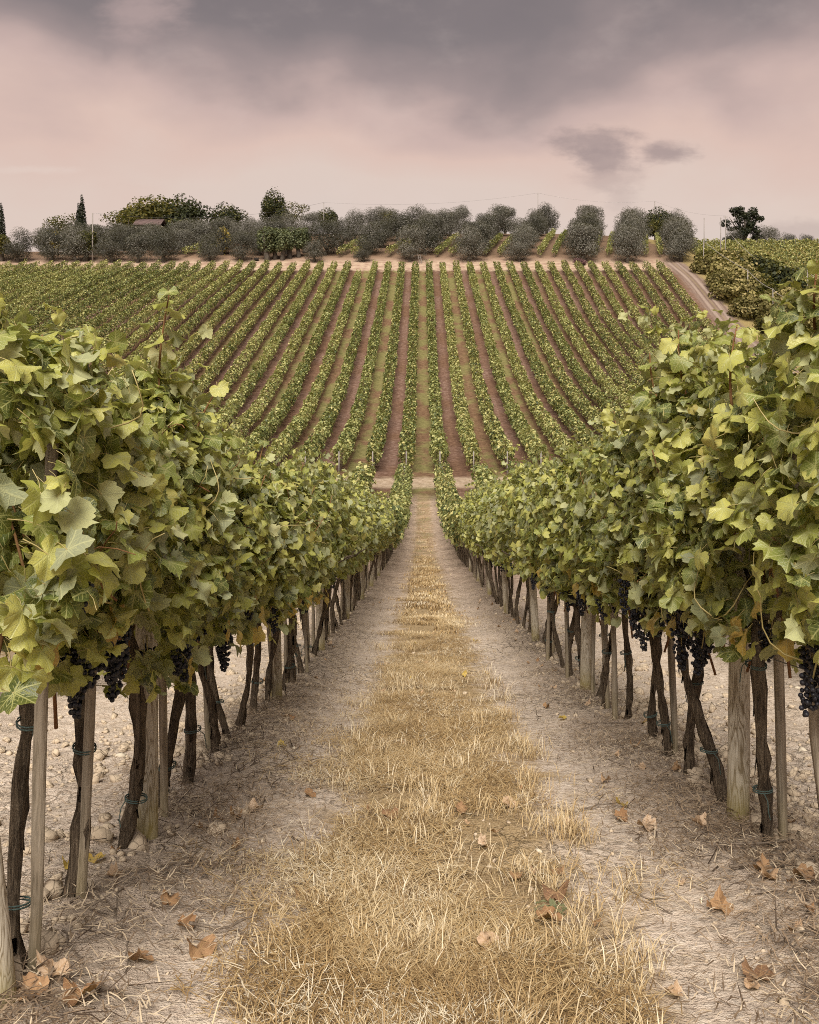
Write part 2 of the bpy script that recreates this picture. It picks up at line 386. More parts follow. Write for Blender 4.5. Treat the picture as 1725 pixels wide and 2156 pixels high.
M_tie = plain('tie', (0.06, 0.095, 0.085), 0.6)
M_wire = plain('wire', (0.22, 0.22, 0.22), 0.4, 0.5, 0.6)
M_stone = plain('stone', (0.62, 0.54, 0.42), 0.9, 0.1, 0, 0.4, 40)
M_roof = plain('roof_tile', (0.20, 0.14, 0.13), 0.9, 0.1, 0, 0.7, 2.0)
M_wall = plain('house_wall', (0.42, 0.35, 0.27), 0.9, 0.1, 0, 0.4, 1.0)
M_shut = plain('shutter', (0.06, 0.05, 0.04), 0.7, 0.2)
M_box = plain('dark_box', (0.03, 0.025, 0.022), 0.7, 0.2)
def grape_mat():
    m, t = new_mat('grape'); tc = t.node('ShaderNodeTexCoord').outputs['Object']
    n = t.noise(tc, 60, 3); col = t.mix(t.ss(n, 0.4, 0.7), (0.006, 0.006, 0.010), (0.026, 0.025, 0.038))
    finish(t, col, t.m('ADD', 0.35, t.m('MULTIPLY', n, 0.3)), 0.5); return m
M_grape = grape_mat()
def clod_mat():
    m, t = new_mat('dry_clay'); tc = t.node('ShaderNodeNewGeometry').outputs['Position']
    n = t.noise(tc, 9, 4); n2 = t.noise(tc, 60, 3)
    vo = t.node('ShaderNodeTexVoronoi', feature='DISTANCE_TO_EDGE'); t.put(vo.inputs['Vector'], tc); vo.inputs['Scale'].default_value = 22
    col = t.mix(n, (0.38, 0.295, 0.205), (0.56, 0.46, 0.345))
    crack = t.ss(vo.outputs['Distance'], 0.0, 0.05, 1, 0)
    col = t.mix(t.m('MULTIPLY', crack, 0.35), col, (0.18, 0.13, 0.08))
    finish(t, col, 0.95, 0.08, t.bump(t.m('ADD', t.m('MULTIPLY', n2, 0.6), t.m('MULTIPLY', crack, -1.0)), 0.6, 0.01)); return m
M_clod = clod_mat()

def ground_mat():
    m, t = new_mat('ground_soil')
    pos = t.node('ShaderNodeNewGeometry').outputs['Position']
    x, y, z = t.sep(pos)[:3]
    flat = t.comb(x, y, 0.0)
    u = t.m('DIVIDE', t.m('SUBTRACT', x, X_C), S)
    k = t.m('FLOOR', t.m('ADD', u, 0.5))
    a = t.m('MULTIPLY', t.m('ABSOLUTE', t.m('SUBTRACT', u, k)), S)
    tilled = t.m('ABSOLUTE', t.m('MODULO', k, 2.0))
    n0 = t.noise(flat, 0.10, 3); n1 = t.noise(flat, 0.7, 4); n2 = t.noise(flat, 4, 4, 0.6); n3 = t.noise(flat, 22, 4, 0.65); n4 = t.noise(flat, 110, 3, 0.6)
    # near slope: pale dry clay
    clay = t.ramp(n3, [(0.30, (0.37, 0.285, 0.22)), (0.46, (0.60, 0.49, 0.395)), (0.7, (0.72, 0.62, 0.52))])
    clay = t.mix(t.m('MULTIPLY', t.ss(n2, 0.35, 0.65, 1, 0), 0.30), clay, (0.36, 0.27, 0.175))
    speck = t.noise(flat, 55, 3, 0.7)
    clay = t.mix(t.m('MULTIPLY', t.ss(speck, 0.56, 0.66), 0.55), clay, (0.22, 0.155, 0.095))
    clay = t.mix(t.m('MULTIPLY', t.ss(speck, 0.36, 0.44, 1, 0), 0.4), clay, (0.64, 0.56, 0.46))
    vo = t.node('ShaderNodeTexVoronoi', feature='DISTANCE_TO_EDGE'); t.put(vo.inputs['Vector'], t.vm('ADD', flat, t.vm('MULTIPLY', t.comb(n2, n3, 0.0), (0.2, 0.2, 0)))); vo.inputs['Scale'].default_value = 9
    crack = t.m('MULTIPLY', t.ss(vo.outputs['Distance'], 0.0, 0.045, 1, 0), t.ss(n1, 0.42, 0.6))
    clay = t.mix(t.m('MULTIPLY', crack, 0.45), clay, (0.20, 0.145, 0.085))
    # litter under the vines
    lit = t.m('MULTIPLY', t.ss(t.m('ADD', a, t.m('MULTIPLY', t.m('SUBTRACT', n2, 0.5), 1.1)), 0.72, 1.12), t.ss(n3, 0.36, 0.58))
    lit = t.m('MULTIPLY', lit, t.m('SUBTRACT', 1.0, t.m('MULTIPLY', tilled, 0.8)))
    near = t.mix(t.m('MULTIPLY', lit, 0.5), clay, (0.18, 0.125, 0.08))
    # straw strip in the grassed alley
    strip = t.m('MULTIPLY', t.ss(t.m('ADD', a, t.m('MULTIPLY', t.m('SUBTRACT', n2, 0.5), 0.9)), 0.25, 0.68, 1, 0), t.m('SUBTRACT', 1.0, tilled))
    straw = t.ramp(n4, [(0.3, (0.20, 0.125, 0.06)), (0.5, (0.37, 0.265, 0.145)), (0.75, (0.50, 0.39, 0.25))])
    straw = t.mix(t.m('MULTIPLY', t.ss(n2, 0.55, 0.7), 0.7), straw, (0.44, 0.35, 0.235))
    straw = t.mix(t.ss(y, 16, 44), straw, t.mix(t.ss(n2, 0.40, 0.60), (0.31, 0.215, 0.14), t.mix(t.ss(n1, 0.45, 0.55), (0.42, 0.31, 0.20), (0.30, 0.25, 0.13))))
    mid = t.ss(y, 9, 30)
    near = t.mix(t.m('MULTIPLY', mid, 0.85), near, t.mix(t.ss(n2, 0.35, 0.65), t.mix(t.m('MULTIPLY', tilled, 0.6), (0.29, 0.205, 0.15), (0.20, 0.12, 0.09)), t.mix(t.m('MULTIPLY', tilled, 0.6), (0.50, 0.38, 0.29), (0.30, 0.19, 0.15))))
    near = t.mix(strip, near, straw)
    # far slope
    nf = t.noise(flat, 2.4, 5, 0.75)
    till = t.ramp(nf, [(0.32, (0.088, 0.048, 0.033)), (0.5, (0.165, 0.098, 0.072)), (0.68, (0.28, 0.195, 0.157))])
    till = t.mix(t.ss(n0, 0.40, 0.62), till, t.ramp(nf, [(0.35, (0.085, 0.044, 0.027)), (0.68, (0.21, 0.125, 0.08))]))
    track = t.m('MULTIPLY', t.ss(t.m('ABSOLUTE', t.m('SUBTRACT', a, 0.55)), 0.10, 0.28, 1, 0), 0.35)
    till = t.mix(track, till, (0.115, 0.065, 0.045))
    green = t.m('MULTIPLY', t.ss(t.noise(t.vm('MULTIPLY', flat, (1, 0.6, 1)), 0.26, 4, 0.6), 0.42, 0.57), t.ss(t.m('ADD', a, t.m('MULTIPLY', n2, 0.5)), 0.9, 1.3, 1, 0))
    gr = t.mix(t.m('MULTIPLY', green, 0.9), t.ramp(nf, [(0.35, (0.10, 0.053, 0.03)), (0.65, (0.22, 0.14, 0.082))]), t.ramp(nf, [(0.35, (0.12, 0.112, 0.04)), (0.65, (0.23, 0.205, 0.085))]))
    pick = t.m('MAXIMUM', tilled, t.ss(x, 16, 24))
    far = t.mix(pick, gr, till)
    rowbase = t.ss(t.m('ADD', a, t.m('MULTIPLY', t.m('SUBTRACT', nf, 0.5), 1.0)), 0.85, 1.2)  # ragged darker brown soil band along the row bases
    far = t.mix(t.m('MULTIPLY', rowbase, 0.35), far, (0.14, 0.085, 0.05))
    yw = t.m('ADD', y, t.m('MULTIPLY', t.m('SUBTRACT', n1, 0.5), 3.0))
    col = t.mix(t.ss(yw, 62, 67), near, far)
    # valley path and the headland above the far rows
    dryg = t.mix(t.ss(nf, 0.35, 0.65), (0.32, 0.235, 0.155), (0.50, 0.40, 0.295))
    path = t.m('MULTIPLY', t.m('MULTIPLY', t.ss(yw, 68.0, 69.8), t.ss(yw, 72.8, 75.0, 1, 0)), 0.8)
    col = t.mix(path, col, dryg)
    hdw = t.m('ADD', y, t.m('MULTIPLY', t.m('SUBTRACT', n1, 0.5), 4.0))
    head = t.mix(t.ss(n1, 0.35, 0.65), (0.29, 0.19, 0.14), (0.45, 0.34, 0.245))
    head = t.mix(t.ss(hdw, 197, 204), head, t.mix(n2, (0.15, 0.092, 0.062), (0.28, 0.19, 0.13)))
    col = t.mix(t.ss(hdw, 189.0, 191.0), col, head)
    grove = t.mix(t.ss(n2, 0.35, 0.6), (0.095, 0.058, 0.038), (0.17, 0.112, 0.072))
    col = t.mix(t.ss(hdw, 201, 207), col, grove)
    # farm track and grassy bank on the right
    xs = t.m('ADD', x, t.m('MULTIPLY', t.m('SUBTRACT', n1, 0.5), 2.4))
    tr_m = t.m('MULTIPLY', t.ss(xs, 47.8, 49.2), t.ss(y, 78, 84))
    rut = t.noise(t.comb(t.m('MULTIPLY', x, 2.2), t.m('MULTIPLY', y, 0.06), 0.0), 1.0, 3)
    rl = t.m('ABSOLUTE', t.m('SUBTRACT', t.m('ABSOLUTE', t.m('SUBTRACT', x, 50.5)), 0.8))
    trk = t.mix(t.ss(t.m('ADD', t.m('MULTIPLY', rut, .6), t.m('MULTIPLY', n2, .4)), 0.35, 0.65), (0.14, 0.095, 0.075), (0.24, 0.175, 0.14))
    trk = t.mix(t.m('MULTIPLY', t.ss(t.m('ADD', rl, t.m('MULTIPLY', t.m('SUBTRACT', nf, .5), .5)), 0.1, 0.4, 1, 0), 0.5), trk, (0.36, 0.285, 0.235))
    trk = t.mix(t.m('MULTIPLY', t.ss(t.m('ADD', t.m('ABSOLUTE', t.m('SUBTRACT', x, 50.5)), t.m('MULTIPLY', n2, 1.2)), 0.5, 0.9, 1, 0), 0.5), trk, (0.24, 0.19, 0.09))
    tr_top = t.ss(y, 196, 201, 1, 0)
    col = t.mix(t.m('MULTIPLY', tr_m, tr_top), col, trk)
    bank = t.mix(n2, (0.17, 0.135, 0.05), (0.34, 0.25, 0.12))
    bm = t.m('MULTIPLY', t.ss(xs, 52.0, 53.2), t.ss(y, 78, 84))
    col = t.mix(bm, col, bank)
    hgt = t.m('ADD', t.m('ADD', t.m('MULTIPLY', n3, 0.7), t.m('MULTIPLY', n4, 0.35)), t.m('MULTIPLY', crack, -0.35))
    finish(t, col, 0.95, 0.08, t.bump(hgt, 1.0, 0.035))
    return m
M_ground = ground_mat()

# ------------------------------------------------------------------ ground sheet
def grid_lines():
    xf = np.arange(-4.4, 4.4001, 0.036); xs = [4.4]; st = 0.05
    while xs[-1] < 900: xs.append(xs[-1] + st); st = min(st * 1.12, 60) if xs[-1] > 110 or st < 1.2 else 1.2
    xo = np.array(xs[1:]); gx = np.concatenate([-xo[::-1], xf, xo])
    ys = [-60., -40, -25, -15, -8, -4, -1, 0.5, 1.4, 2.0]
    while ys[-1] < 1150:
        y = ys[-1]
        ys.append(y + (max(0.028, y * 0.0095) if y < 75 else (1.1 if y < 262 else (y - 250) * 0.12)))
    return gx, np.array(ys)
gx, gy = grid_lines()
GX, GY = np.meshgrid(gx, gy)
GZ = terrain(GX, GY) + relief(GX, GY)
nx, ny = len(gx), len(gy)
ii = np.arange(ny - 1)[:, None] * nx + np.arange(nx - 1)[None]
quads = np.stack([ii, ii + 1, ii + 1 + nx, ii + nx], -1).reshape(-1, 4)
obj('ground', fast_mesh('ground', np.stack([GX, GY, GZ], -1).reshape(-1, 3), quads, M_ground, True), kind='structure',
    label='vineyard ground falling to a valley and rising as the far hillside')

# ------------------------------------------------------------------ leaf templates
_half = [(0, 1.00), (6, .90), (11, .95), (17, .83), (23, .85), (30, .76), (36, .86), (43, .86), (51, .97), (57, .86), (63, .89), (70, .77), (78, .74), (85, .82), (93, .80), (103, .88), (111, .76), (119, .78), (129, .68), (138, .70), (149, .60), (160, .50), (172, .20)]
def leaf_template(seed, n_half=16, droop=0.30, fold=0.22, wave=0.08, petiole=True, ring=True, curl=0.0):
    r_ = np.random.default_rng(seed)
    idx = sorted(set(np.round(np.linspace(0, len(_half) - 1, n_half)).astype(int)))
    pts = [(math.radians(_half[i][0]), _half[i][1]) for i in idx]
    pr = [(th, r * (1 + 0.06 * r_.standard_normal())) for th, r in pts] + [(-th, r * (1 + 0.06 * r_.standard_normal())) for th, r in pts[:0:-1]]
    out = np.array([(math.sin(t) * r, math.cos(t) * r) for t, r in pr])
    n = len(out)
    ph = r_.random(4) * 6.28
    def zz(p):
        x, y = p[:, 0], p[:, 1]; rr = np.hypot(x, y); th = np.arctan2(x, y)
        z = -droop * rr**2 * (0.7 + 0.5 * np.cos(th - ph[0])) + fold * np.abs(x) * (0.6 + 0.4 * np.sin(ph[1] + y * 2))
        z = z + wave * rr * np.sin(3 * th + ph[2]) + wave * 0.7 * rr * np.sin(5 * th + ph[3])
        return z + curl * rr**3 * np.sin(th * 2 + ph[1])
    P = [np.zeros((1, 2)), out]
    F = []
    if ring:
        inner = out[::2] * 0.52; m = len(inner); P = [np.zeros((1, 2)), inner, out]
        for i in range(m):
            j = (i + 1) % m; F.append((0, 1 + j, 1 + i))
            o0, o1, o2 = 1 + m + 2 * i, 1 + m + (2 * i + 1) % n, 1 + m + (2 * i + 2) % n
            if 2 * i + 1 >= n: o1 = o2 = 1 + m
            F += [(1 + i, o1, o0), (1 + i, 1 + j, o1)]
            if o2 != o1: F.append((1 + j, o2, o1))
    else:
        for i in range(n): F.append((0, 1 + (i + 1) % n, 1 + i))
    P = np.vstack(P); V = np.column_stack([P, zz(P)])
    F = np.array([(a, b, c) for a, b, c in F if len({a, b, c}) == 3])
    luv = np.column_stack([P, np.full(len(P), float(seed % 97))])
    mi = np.zeros(len(F), int)
    if petiole:
        L = 0.75 + 0.4 * r_.random()
        pv, pf = tube([(0, 0.02, 0.0), (0.02, -L * 0.5, -0.03), (0.05 * r_.standard_normal(), -L, -0.22)], [0.022, 0.02, 0.026], 3, False)
        F = np.vstack([F, pf + len(V)]); mi = np.concatenate([mi, np.ones(len(pf), int)])
        V = np.vstack([V, pv]); luv = np.vstack([luv, np.zeros((len(pv), 3))])
    return V, F, luv, mi
HI = [leaf_template(s, 18, 0.15 + 0.5 * ((s * 7) % 5) / 5, 0.05 + 0.5 * ((s * 3) % 4) / 4, 0.10 + 0.05 * (s % 3), True, True, .25 * ((s % 5) - 2) / 2) for s in range(16)]
MID = [leaf_template(50 + s, 8, 0.35, 0.25, 0.08, False, False) for s in range(6)]
def lo_leaf():
    V = np.array([(0, -.25, 0), (.62, .05, .12), (.42, .62, .0), (0, .95, -.18), (-.42, .62, .0), (-.62, .05, .12), (0, .25, -.02)])
    F = np.array([(6, 1, 2), (6, 2, 3), (6, 3, 4), (6, 4, 5), (6, 5, 0), (6, 0, 1)]); return V, F[:, ::-1][:, [0, 2, 1]]
LO = lo_leaf()
CARD = (np.array([(0, -.7, 0.), (.6, .05, .14), (0, .8, -.1), (-.6, .05, .14)]), np.array([(0, 1, 2), (0, 2, 3)]))
HI_ME = [fast_mesh('leaf', V, F, None, True, None, luv, [M_leaf, M_petiole], mi) for V, F, luv, mi in HI]
YEL_ME = [fast_mesh('yellowed_leaf', V, F, None, True, None, luv, [M_yellow, M_petiole], mi) for V, F, luv, mi in HI[:4]]

# ------------------------------------------------------------------ canopy of a stretch of row
def canopy(x0, y0, zg, half, n, hb=0.66, ht=2.06, thick=1.0, size=(0.05, 0.082), seed_side=None):
    """leaf positions (relative to the row foot), frames, sizes and how far out each one sits"""
    y = rng.uniform(-half, half, n)
    hv = rng.beta(1.25, 1.05, n)
    yy = y + y0
    bot = hb + 0.22 * vnoise(np.full(n, x0), yy, 2.3) + 0.12 * vnoise(np.full(n, x0 + 5), yy, 6)
    top = ht + 0.22 * vnoise(np.full(n, x0 + 9), yy, 1.9) + 0.16 * vnoise(np.full(n, x0 + 3), yy, 5)
    h = bot + (top - bot) * hv
    t = np.interp(hv, [0, .12, .35, .7, .9, 1.0], [.13, .19, .25, .23, .18, .09]) * thick
    t = t * (1 + 0.25 * vnoise(yy, h, 2.6) + 0.75 * vnoise(yy + 20, h, 6.0))
    s = np.where(rng.random(n) < 0.5, -1.0, 1.0)
    o = np.where(rng.random(n) < 0.66, rng.uniform(0.72, 1.12, n), rng.uniform(0.05, 0.8, n))
    dx_ = s * t * o
    pos = np.column_stack([dx_, y, h])
    upw = np.clip((hv - 0.75) * 3, 0, 1)
    nrm = np.column_stack([s * rng.uniform(.35, 1, n) * (1 - .5 * upw), np.zeros(n), rng.uniform(.15, .95, n) + upw * .5]) + randn(n) * 0.42
    flip = rng.random(n) < 0.17
    nrm[flip] *= np.array([-1, 1, -0.6])
    tip = np.column_stack([s * rng.uniform(.1, .8, n), np.zeros(n), -rng.uniform(.3, 1, n)]) + randn(n) * 0.45
    szs = rng.uniform(size[0], size[1], n) * (1 - .25 * upw)
    # ragged top: short upright shoots; and thin places in the leaf wall
    ns = max(2, int(half * 9)); sy = rng.uniform(-half, half, ns); sl = rng.uniform(.10, .46, ns); sx = rng.uniform(-.12, .12, ns); tl = rng.normal(0, .25, (ns, 2))
    q = np.flatnonzero(rng.random(n) < .13); k = rng.integers(0, ns, len(q)); u = rng.random(len(q))
    pos[q] = np.column_stack([sx[k] + tl[k, 0] * u * sl[k] + rng.normal(0, .045, len(q)), sy[k] + tl[k, 1] * u * sl[k] + rng.normal(0, .045, len(q)), top[q] - .12 + u * sl[k]])
    szs[q] *= 1.05 - .5 * u; hv[q] = 1.0
    ok = (vnoise(yy * 1.0 + x0, pos[:, 2] + s * 7, 3.2) > -.20) | (hv > .97)
    return pos[ok], frames(nrm, tip)[ok], szs[ok], s[ok], o[ok], hv[ok]

def leaf_stuff(name, parent, pos, fr, sc, tint, tmpl, mats, kind='stuff', joined=True):
    acc = Acc(); n = len(pos); pick = rng.integers(0, len(tmpl), n)
    for i, tm in enumerate(tmpl):
        q = pick == i
        if len(tm) == 4: scatter_mi(acc, tm, pos[q], fr[q], sc[q], tint[q])
        else: scatter(acc, tm[0], tm[1], pos[q], fr[q], sc[q], tint[q])
    return acc
def scatter_mi(acc, tm, pos, rot, scale, tint):
    V, F, luv, mi = tm
    n = len(pos)
    if n == 0: return
    VV = np.einsum('nij,vj->nvi', rot, V) * scale[:, None, None] + pos[:, None, :]
    FF = F[None] + (np.arange(n) * len(V))[:, None, None]
    acc.V.append(VV.reshape(-1, 3)); acc.F.append(FF.reshape(-1, 3) + acc.n); acc.n += n * len(V)
    acc.T.append(np.repeat(tint, len(V))); acc.U.append(np.tile(luv, (n, 1))); acc.M.append(np.tile(mi, n))

def shoot(base, direction, L, n, size=0.07):
    """an upright cane with leaves along it: tube points, leaf positions, frames, sizes"""
    d = unit(np.array(direction, float)); side = unit(np.cross(d, [0.3, 1, 0.2]))
    ts = np.linspace(0, 1, 7)
    P = np.array([np.array(base) + d * L * t + side * 0.05 * math.sin(t * 3.0) * L for t in ts])
    q = np.linspace(0.15, 1.0, n); pp = np.array([np.array(base) + d * L * t + side * 0.05 * math.sin(t * 3.0) * L for t in q])
    ang = np.arange(n) * 2.6 + rng.random() * 6
    out_ = np.column_stack([np.cos(ang), np.sin(ang), np.full(n, 0.25)])
    sz = size * (1.1 - 0.5 * q)
    pos = pp + unit(out_) * (sz * 0.8)[:, None]
    nrm = np.column_stack([out_[:, 0] * .5, out_[:, 1] * .5, np.full(n, .8)]) + randn(n) * .35
    tip = np.column_stack([out_[:, 0], out_[:, 1], -rng.uniform(.1, .9, n)])
    return P, pos, frames(nrm, tip), sz

def mat4(rot, loc, s):
    M = Matrix([[rot[i, j] * s for j in range(3)] + [loc[i]] for i in range(3)] + [[0, 0, 0, 1]]); return M
def put_leaf(me, parent, pos, rot, s, name='leaf'):
    o = bpy.data.objects.new(name, me); COL.objects.link(o); o.parent = parent
    o.matrix_basis = mat4(rot, pos, s); return o

# ------------------------------------------------------------------ trunks, grapes, ties
TRUNK_PATH = {}
def trunk_mesh(seed, h=0.95, lean=(0, 0), fat=1.0, thin=False, bend=1.0):
    r_ = np.random.default_rng(seed); n = 7 if thin else 15
    t = np.linspace(0, 1, n)
    ax, ay = r_.uniform(.02, .075, 2) * r_.choice([-1, 1], 2) * bend; ph = r_.random(2) * 6
    P = np.column_stack([lean[0] * t + ax * np.sin(t * 4.2 + ph[0]) - ax * math.sin(ph[0]), lean[1] * t + ay * np.sin(t * 3.7 + ph[1]) - ay * math.sin(ph[1]), -0.05 + (h + 0.05) * t])
    rad = fat * (0.033 + 0.012 * np.exp(-t * 7) + 0.010 * np.exp(-((t - 1) * 6) ** 2)) * (1 + 0.16 * r_.standard_normal(n))
    V, F = tube(P, rad, 6 if thin else 11, True, 0.15, 0.18, seed)
    acc = Acc(); acc.add(V, F)
    if not thin:
        tp = P[-1]
        for sgn in (-1, 1):                     # the two short arms along the wire
            A = np.array([tp + np.array([0.01 * k, sgn * 0.075 * k, 0.035 * k + 0.012 * math.sin(k * 2 + seed)]) for k in range(5)])
            v, f = tube(A, np.linspace(.026, .014, 5) * fat, 7, True, .12, .1, seed + 1); acc.add(v, f)
        for k in range(7):                      # peeling bark strips
            i = r_.integers(2, n - 3); th = r_.random() * 6.28
            b = P[i] + rad[i] * np.array([math.cos(th), math.sin(th), 0]); o_ = np.array([math.cos(th), math.sin(th), 0]) * r_.uniform(.002, .010)
            L = r_.uniform(.03, .08); wv = np.array([-math.sin(th), math.cos(th), 0]) * .007
            acc.add([b - wv, b + wv, b + o_ + wv * .7 - [0, 0, L], b + o_ - wv * .7 - [0, 0, L]], [(0, 1, 2), (0, 2, 3), (0, 2, 1), (0, 3, 2)])
    me = acc.mesh('trunk', M_bark, not thin); TRUNK_PATH[me.name] = P
    return me
def ico(sub=1):
    import bmesh
    b = bmesh.new(); bmesh.ops.create_icosphere(b, subdivisions=sub, radius=1); b.verts.ensure_lookup_table()
    V = np.array([v.co[:] for v in b.verts]); F = np.array([[v.index for v in f.verts] for f in b.faces]); b.free(); return V, F
ICO1 = ico(1); ICO2 = ico(2)
def bunch_mesh(seed):
    r_ = np.random.default_rng(seed); L = r_.uniform(.13, .20); acc = Acc(); n = int(r_.integers(55, 80)); pts = []
    while len(pts) < n:
        t = r_.random() ** 1.25; wd = 0.047 * (1 - t) ** .75 + .008
        th = r_.random() * 6.28; rr = wd * math.sqrt(r_.random())
        p = np.array([rr * math.cos(th), rr * math.sin(th), -t * L - .01])
        if all(np.linalg.norm(p - q) > .0125 for q in pts) or r_.random() < .02: pts.append(p)
    pts = np.array(pts)
    for p in pts: acc.add(ICO2[0] * r_.uniform(.0075, .0095) + p if len(pts) < 0 else ICO2[0][:] * r_.uniform(.0075, .0095) + p, ICO2[1])
    v, f = tube([(0, 0, .05), (0.003, 0, 0), (0, 0.002, -L * .6)], [.003, .003, .002], 5); acc.add(v, f, mi=1)
    return acc.mesh('grape_bunch', None, True, [M_grape, M_petiole])
BUNCH = [bunch_mesh(s) for s in range(5)]
def ring_mesh(rx, ry, seed):
    r_ = np.random.default_rng(seed); a = np.linspace(0, 2 * np.pi, 15); acc = Acc()
    for dz in (-.004, .004):
        P = np.column_stack([rx * np.cos(a), ry * np.sin(a), dz + .006 * np.sin(a + seed)]); v, f = tube(P, .0028, 5, False); acc.add(v, f)
    P = np.array([(rx, 0, 0), (rx + .02, .01, -.02), (rx + .028, .012, -.06), (rx + .024, .02, -.09)]); v, f = tube(P, .0022, 5, False); acc.add(v, f)
    return acc.mesh('tie', M_tie, True)
TIE = [ring_mesh(.043, .038, s) for s in range(3)]
def stake_mesh(seed, h=1.5):
    r_ = np.random.default_rng(seed); acc = Acc()
    n = 6; V = []
    for i in range(n):
        z = -0.15 + (h + .15) * i / (n - 1); o = r_.standard_normal(2) * .004; a, b = .016 + .002 * r_.standard_normal(), .012 + .002 * r_.standard_normal()
        V += [(o[0] - a, o[1] - b, z), (o[0] + a, o[1] - b, z), (o[0] + a, o[1] + b, z), (o[0] - a, o[1] + b, z)]
    F = []
    for i in range(n - 1):
        for j in range(4):
            p, q = i * 4 + j, i * 4 + (j + 1) % 4; F += [(p, q, q + 4), (p, q + 4, p + 4)]
    m = (n - 1) * 4; F += [(m, m + 1, m + 2), (m, m + 2, m + 3)]
    acc.add(V, F); return acc.mesh('vine_stake', M_stake)
STAKE = [stake_mesh(s, 1.35 + 0.1 * s) for s in range(4)]
def post_mesh(seed, h=1.75, r=0.046):
    z = np.array([-.3, 0, .3, .7, 1.1, h - .02, h]); P = np.column_stack([.004 * np.sin(z * 3 + seed), .004 * np.cos(z * 2 + seed), z])
    V, F = tube(P, np.array([r * 1.06, r * 1.05, r * 1.02, r, r * .99, r * .97, r * .9]), 16, True, .012, .02, seed); acc = Acc(); acc.add(V, F)
    return acc.mesh('trellis_post', M_post, True)
POST = [post_mesh(s) for s in range(3)]
CANE = []
for s in range(5):
    r_ = np.random.default_rng(90 + s); t = np.linspace(0, 1, 8); L = r_.uniform(.75, 1.0)
    P = np.column_stack([.10 * np.sin(t * 2.5 + s) * r_.choice([-1, 1]), .12 * (t ** 1.5) * r_.standard_normal(), L * t]); V, F = tube(P, np.linspace(.0065, .003, 8), 6, True)
    a_ = Acc(); a_.add(V, F); CANE.append(a_.mesh('cane', M_cane, True))

SIDE = []
for s in range(6):
    r_ = np.random.default_rng(190 + s); t = np.linspace(0, 1, 7); L = r_.uniform(.14, .30)
    P = np.column_stack([.05 * np.sin(t * 4 + s), .04 * np.cos(t * 5 + s), L * t]); a_ = Acc(); a_.add(*tube(P, np.linspace(.0034, .0016, 7), 5, True)); SIDE.append(a_.mesh('side_shoot', (M_petiole, M_cane)[s % 2], True))
# ------------------------------------------------------------------ near vines
ORD = ['first', 'second', 'third', 'fourth', 'fifth', 'sixth', 'seventh', 'eighth', 'ninth', 'tenth', 'eleventh', 'twelfth', 'thirteenth', 'fourteenth', 'fifteenth', 'sixteenth', 'seventeenth', 'eighteenth', 'nineteenth', 'twentieth',
       'twenty-first', 'twenty-second', 'twenty-third', 'twenty-fourth', 'twenty-fifth', 'twenty-sixth', 'twenty-seventh', 'twenty-eighth', 'twenty-ninth', 'thirtieth', 'thirty-first', 'thirty-second', 'thirty-third', 'thirty-fourth', 'thirty-fifth', 'thirty-sixth', 'thirty-seventh', 'thirty-eighth', 'thirty-ninth', 'fortieth',
       'forty-first', 'forty-second', 'forty-third', 'forty-fourth', 'forty-fifth', 'forty-sixth', 'forty-seventh', 'forty-eighth', 'forty-ninth', 'fiftieth']
def spaced(first, end):
    d = list(first)
    while d[-1] < end: d.append(d[-1] + 0.62 + random.uniform(-.05, .05))
    return d
LEFT = spaced([2.80, 3.33, 3.92, 4.38, 4.98, 5.60, 6.05, 6.42], 30)
RIGHT = spaced([3.28, 3.98, 4.55, 5.12, 5.60, 6.10, 6.75, 7.35], 30)
NEAR_END = 30.0
SHARED_FOL = []
for s in range(6):                                 # foliage of vines further along, shared between copies
    pos, fr, sc, sd_, o_, hv = canopy(100 + s * 3.3, s * 7.0, 0, 0.42, 500, 0.76, 1.86)
    acc = leaf_stuff('f', None, pos, fr, sc * 1.0, rng.random(len(pos)), MID, None)
    SHARED_FOL.append(acc.mesh('foliage', M_leaf, True))
SHARED_TRUNK = [trunk_mesh(300 + s, 0.92, (random.uniform(-.06, .06), random.uniform(-.12, .12)), 0.6, True) for s in range(6)]
SHARED_TRUNK_MID = [trunk_mesh(400 + s, 0.95, (random.uniform(-.06, .06), random.uniform(-.14, .14)), 0.62) for s in range(5)]

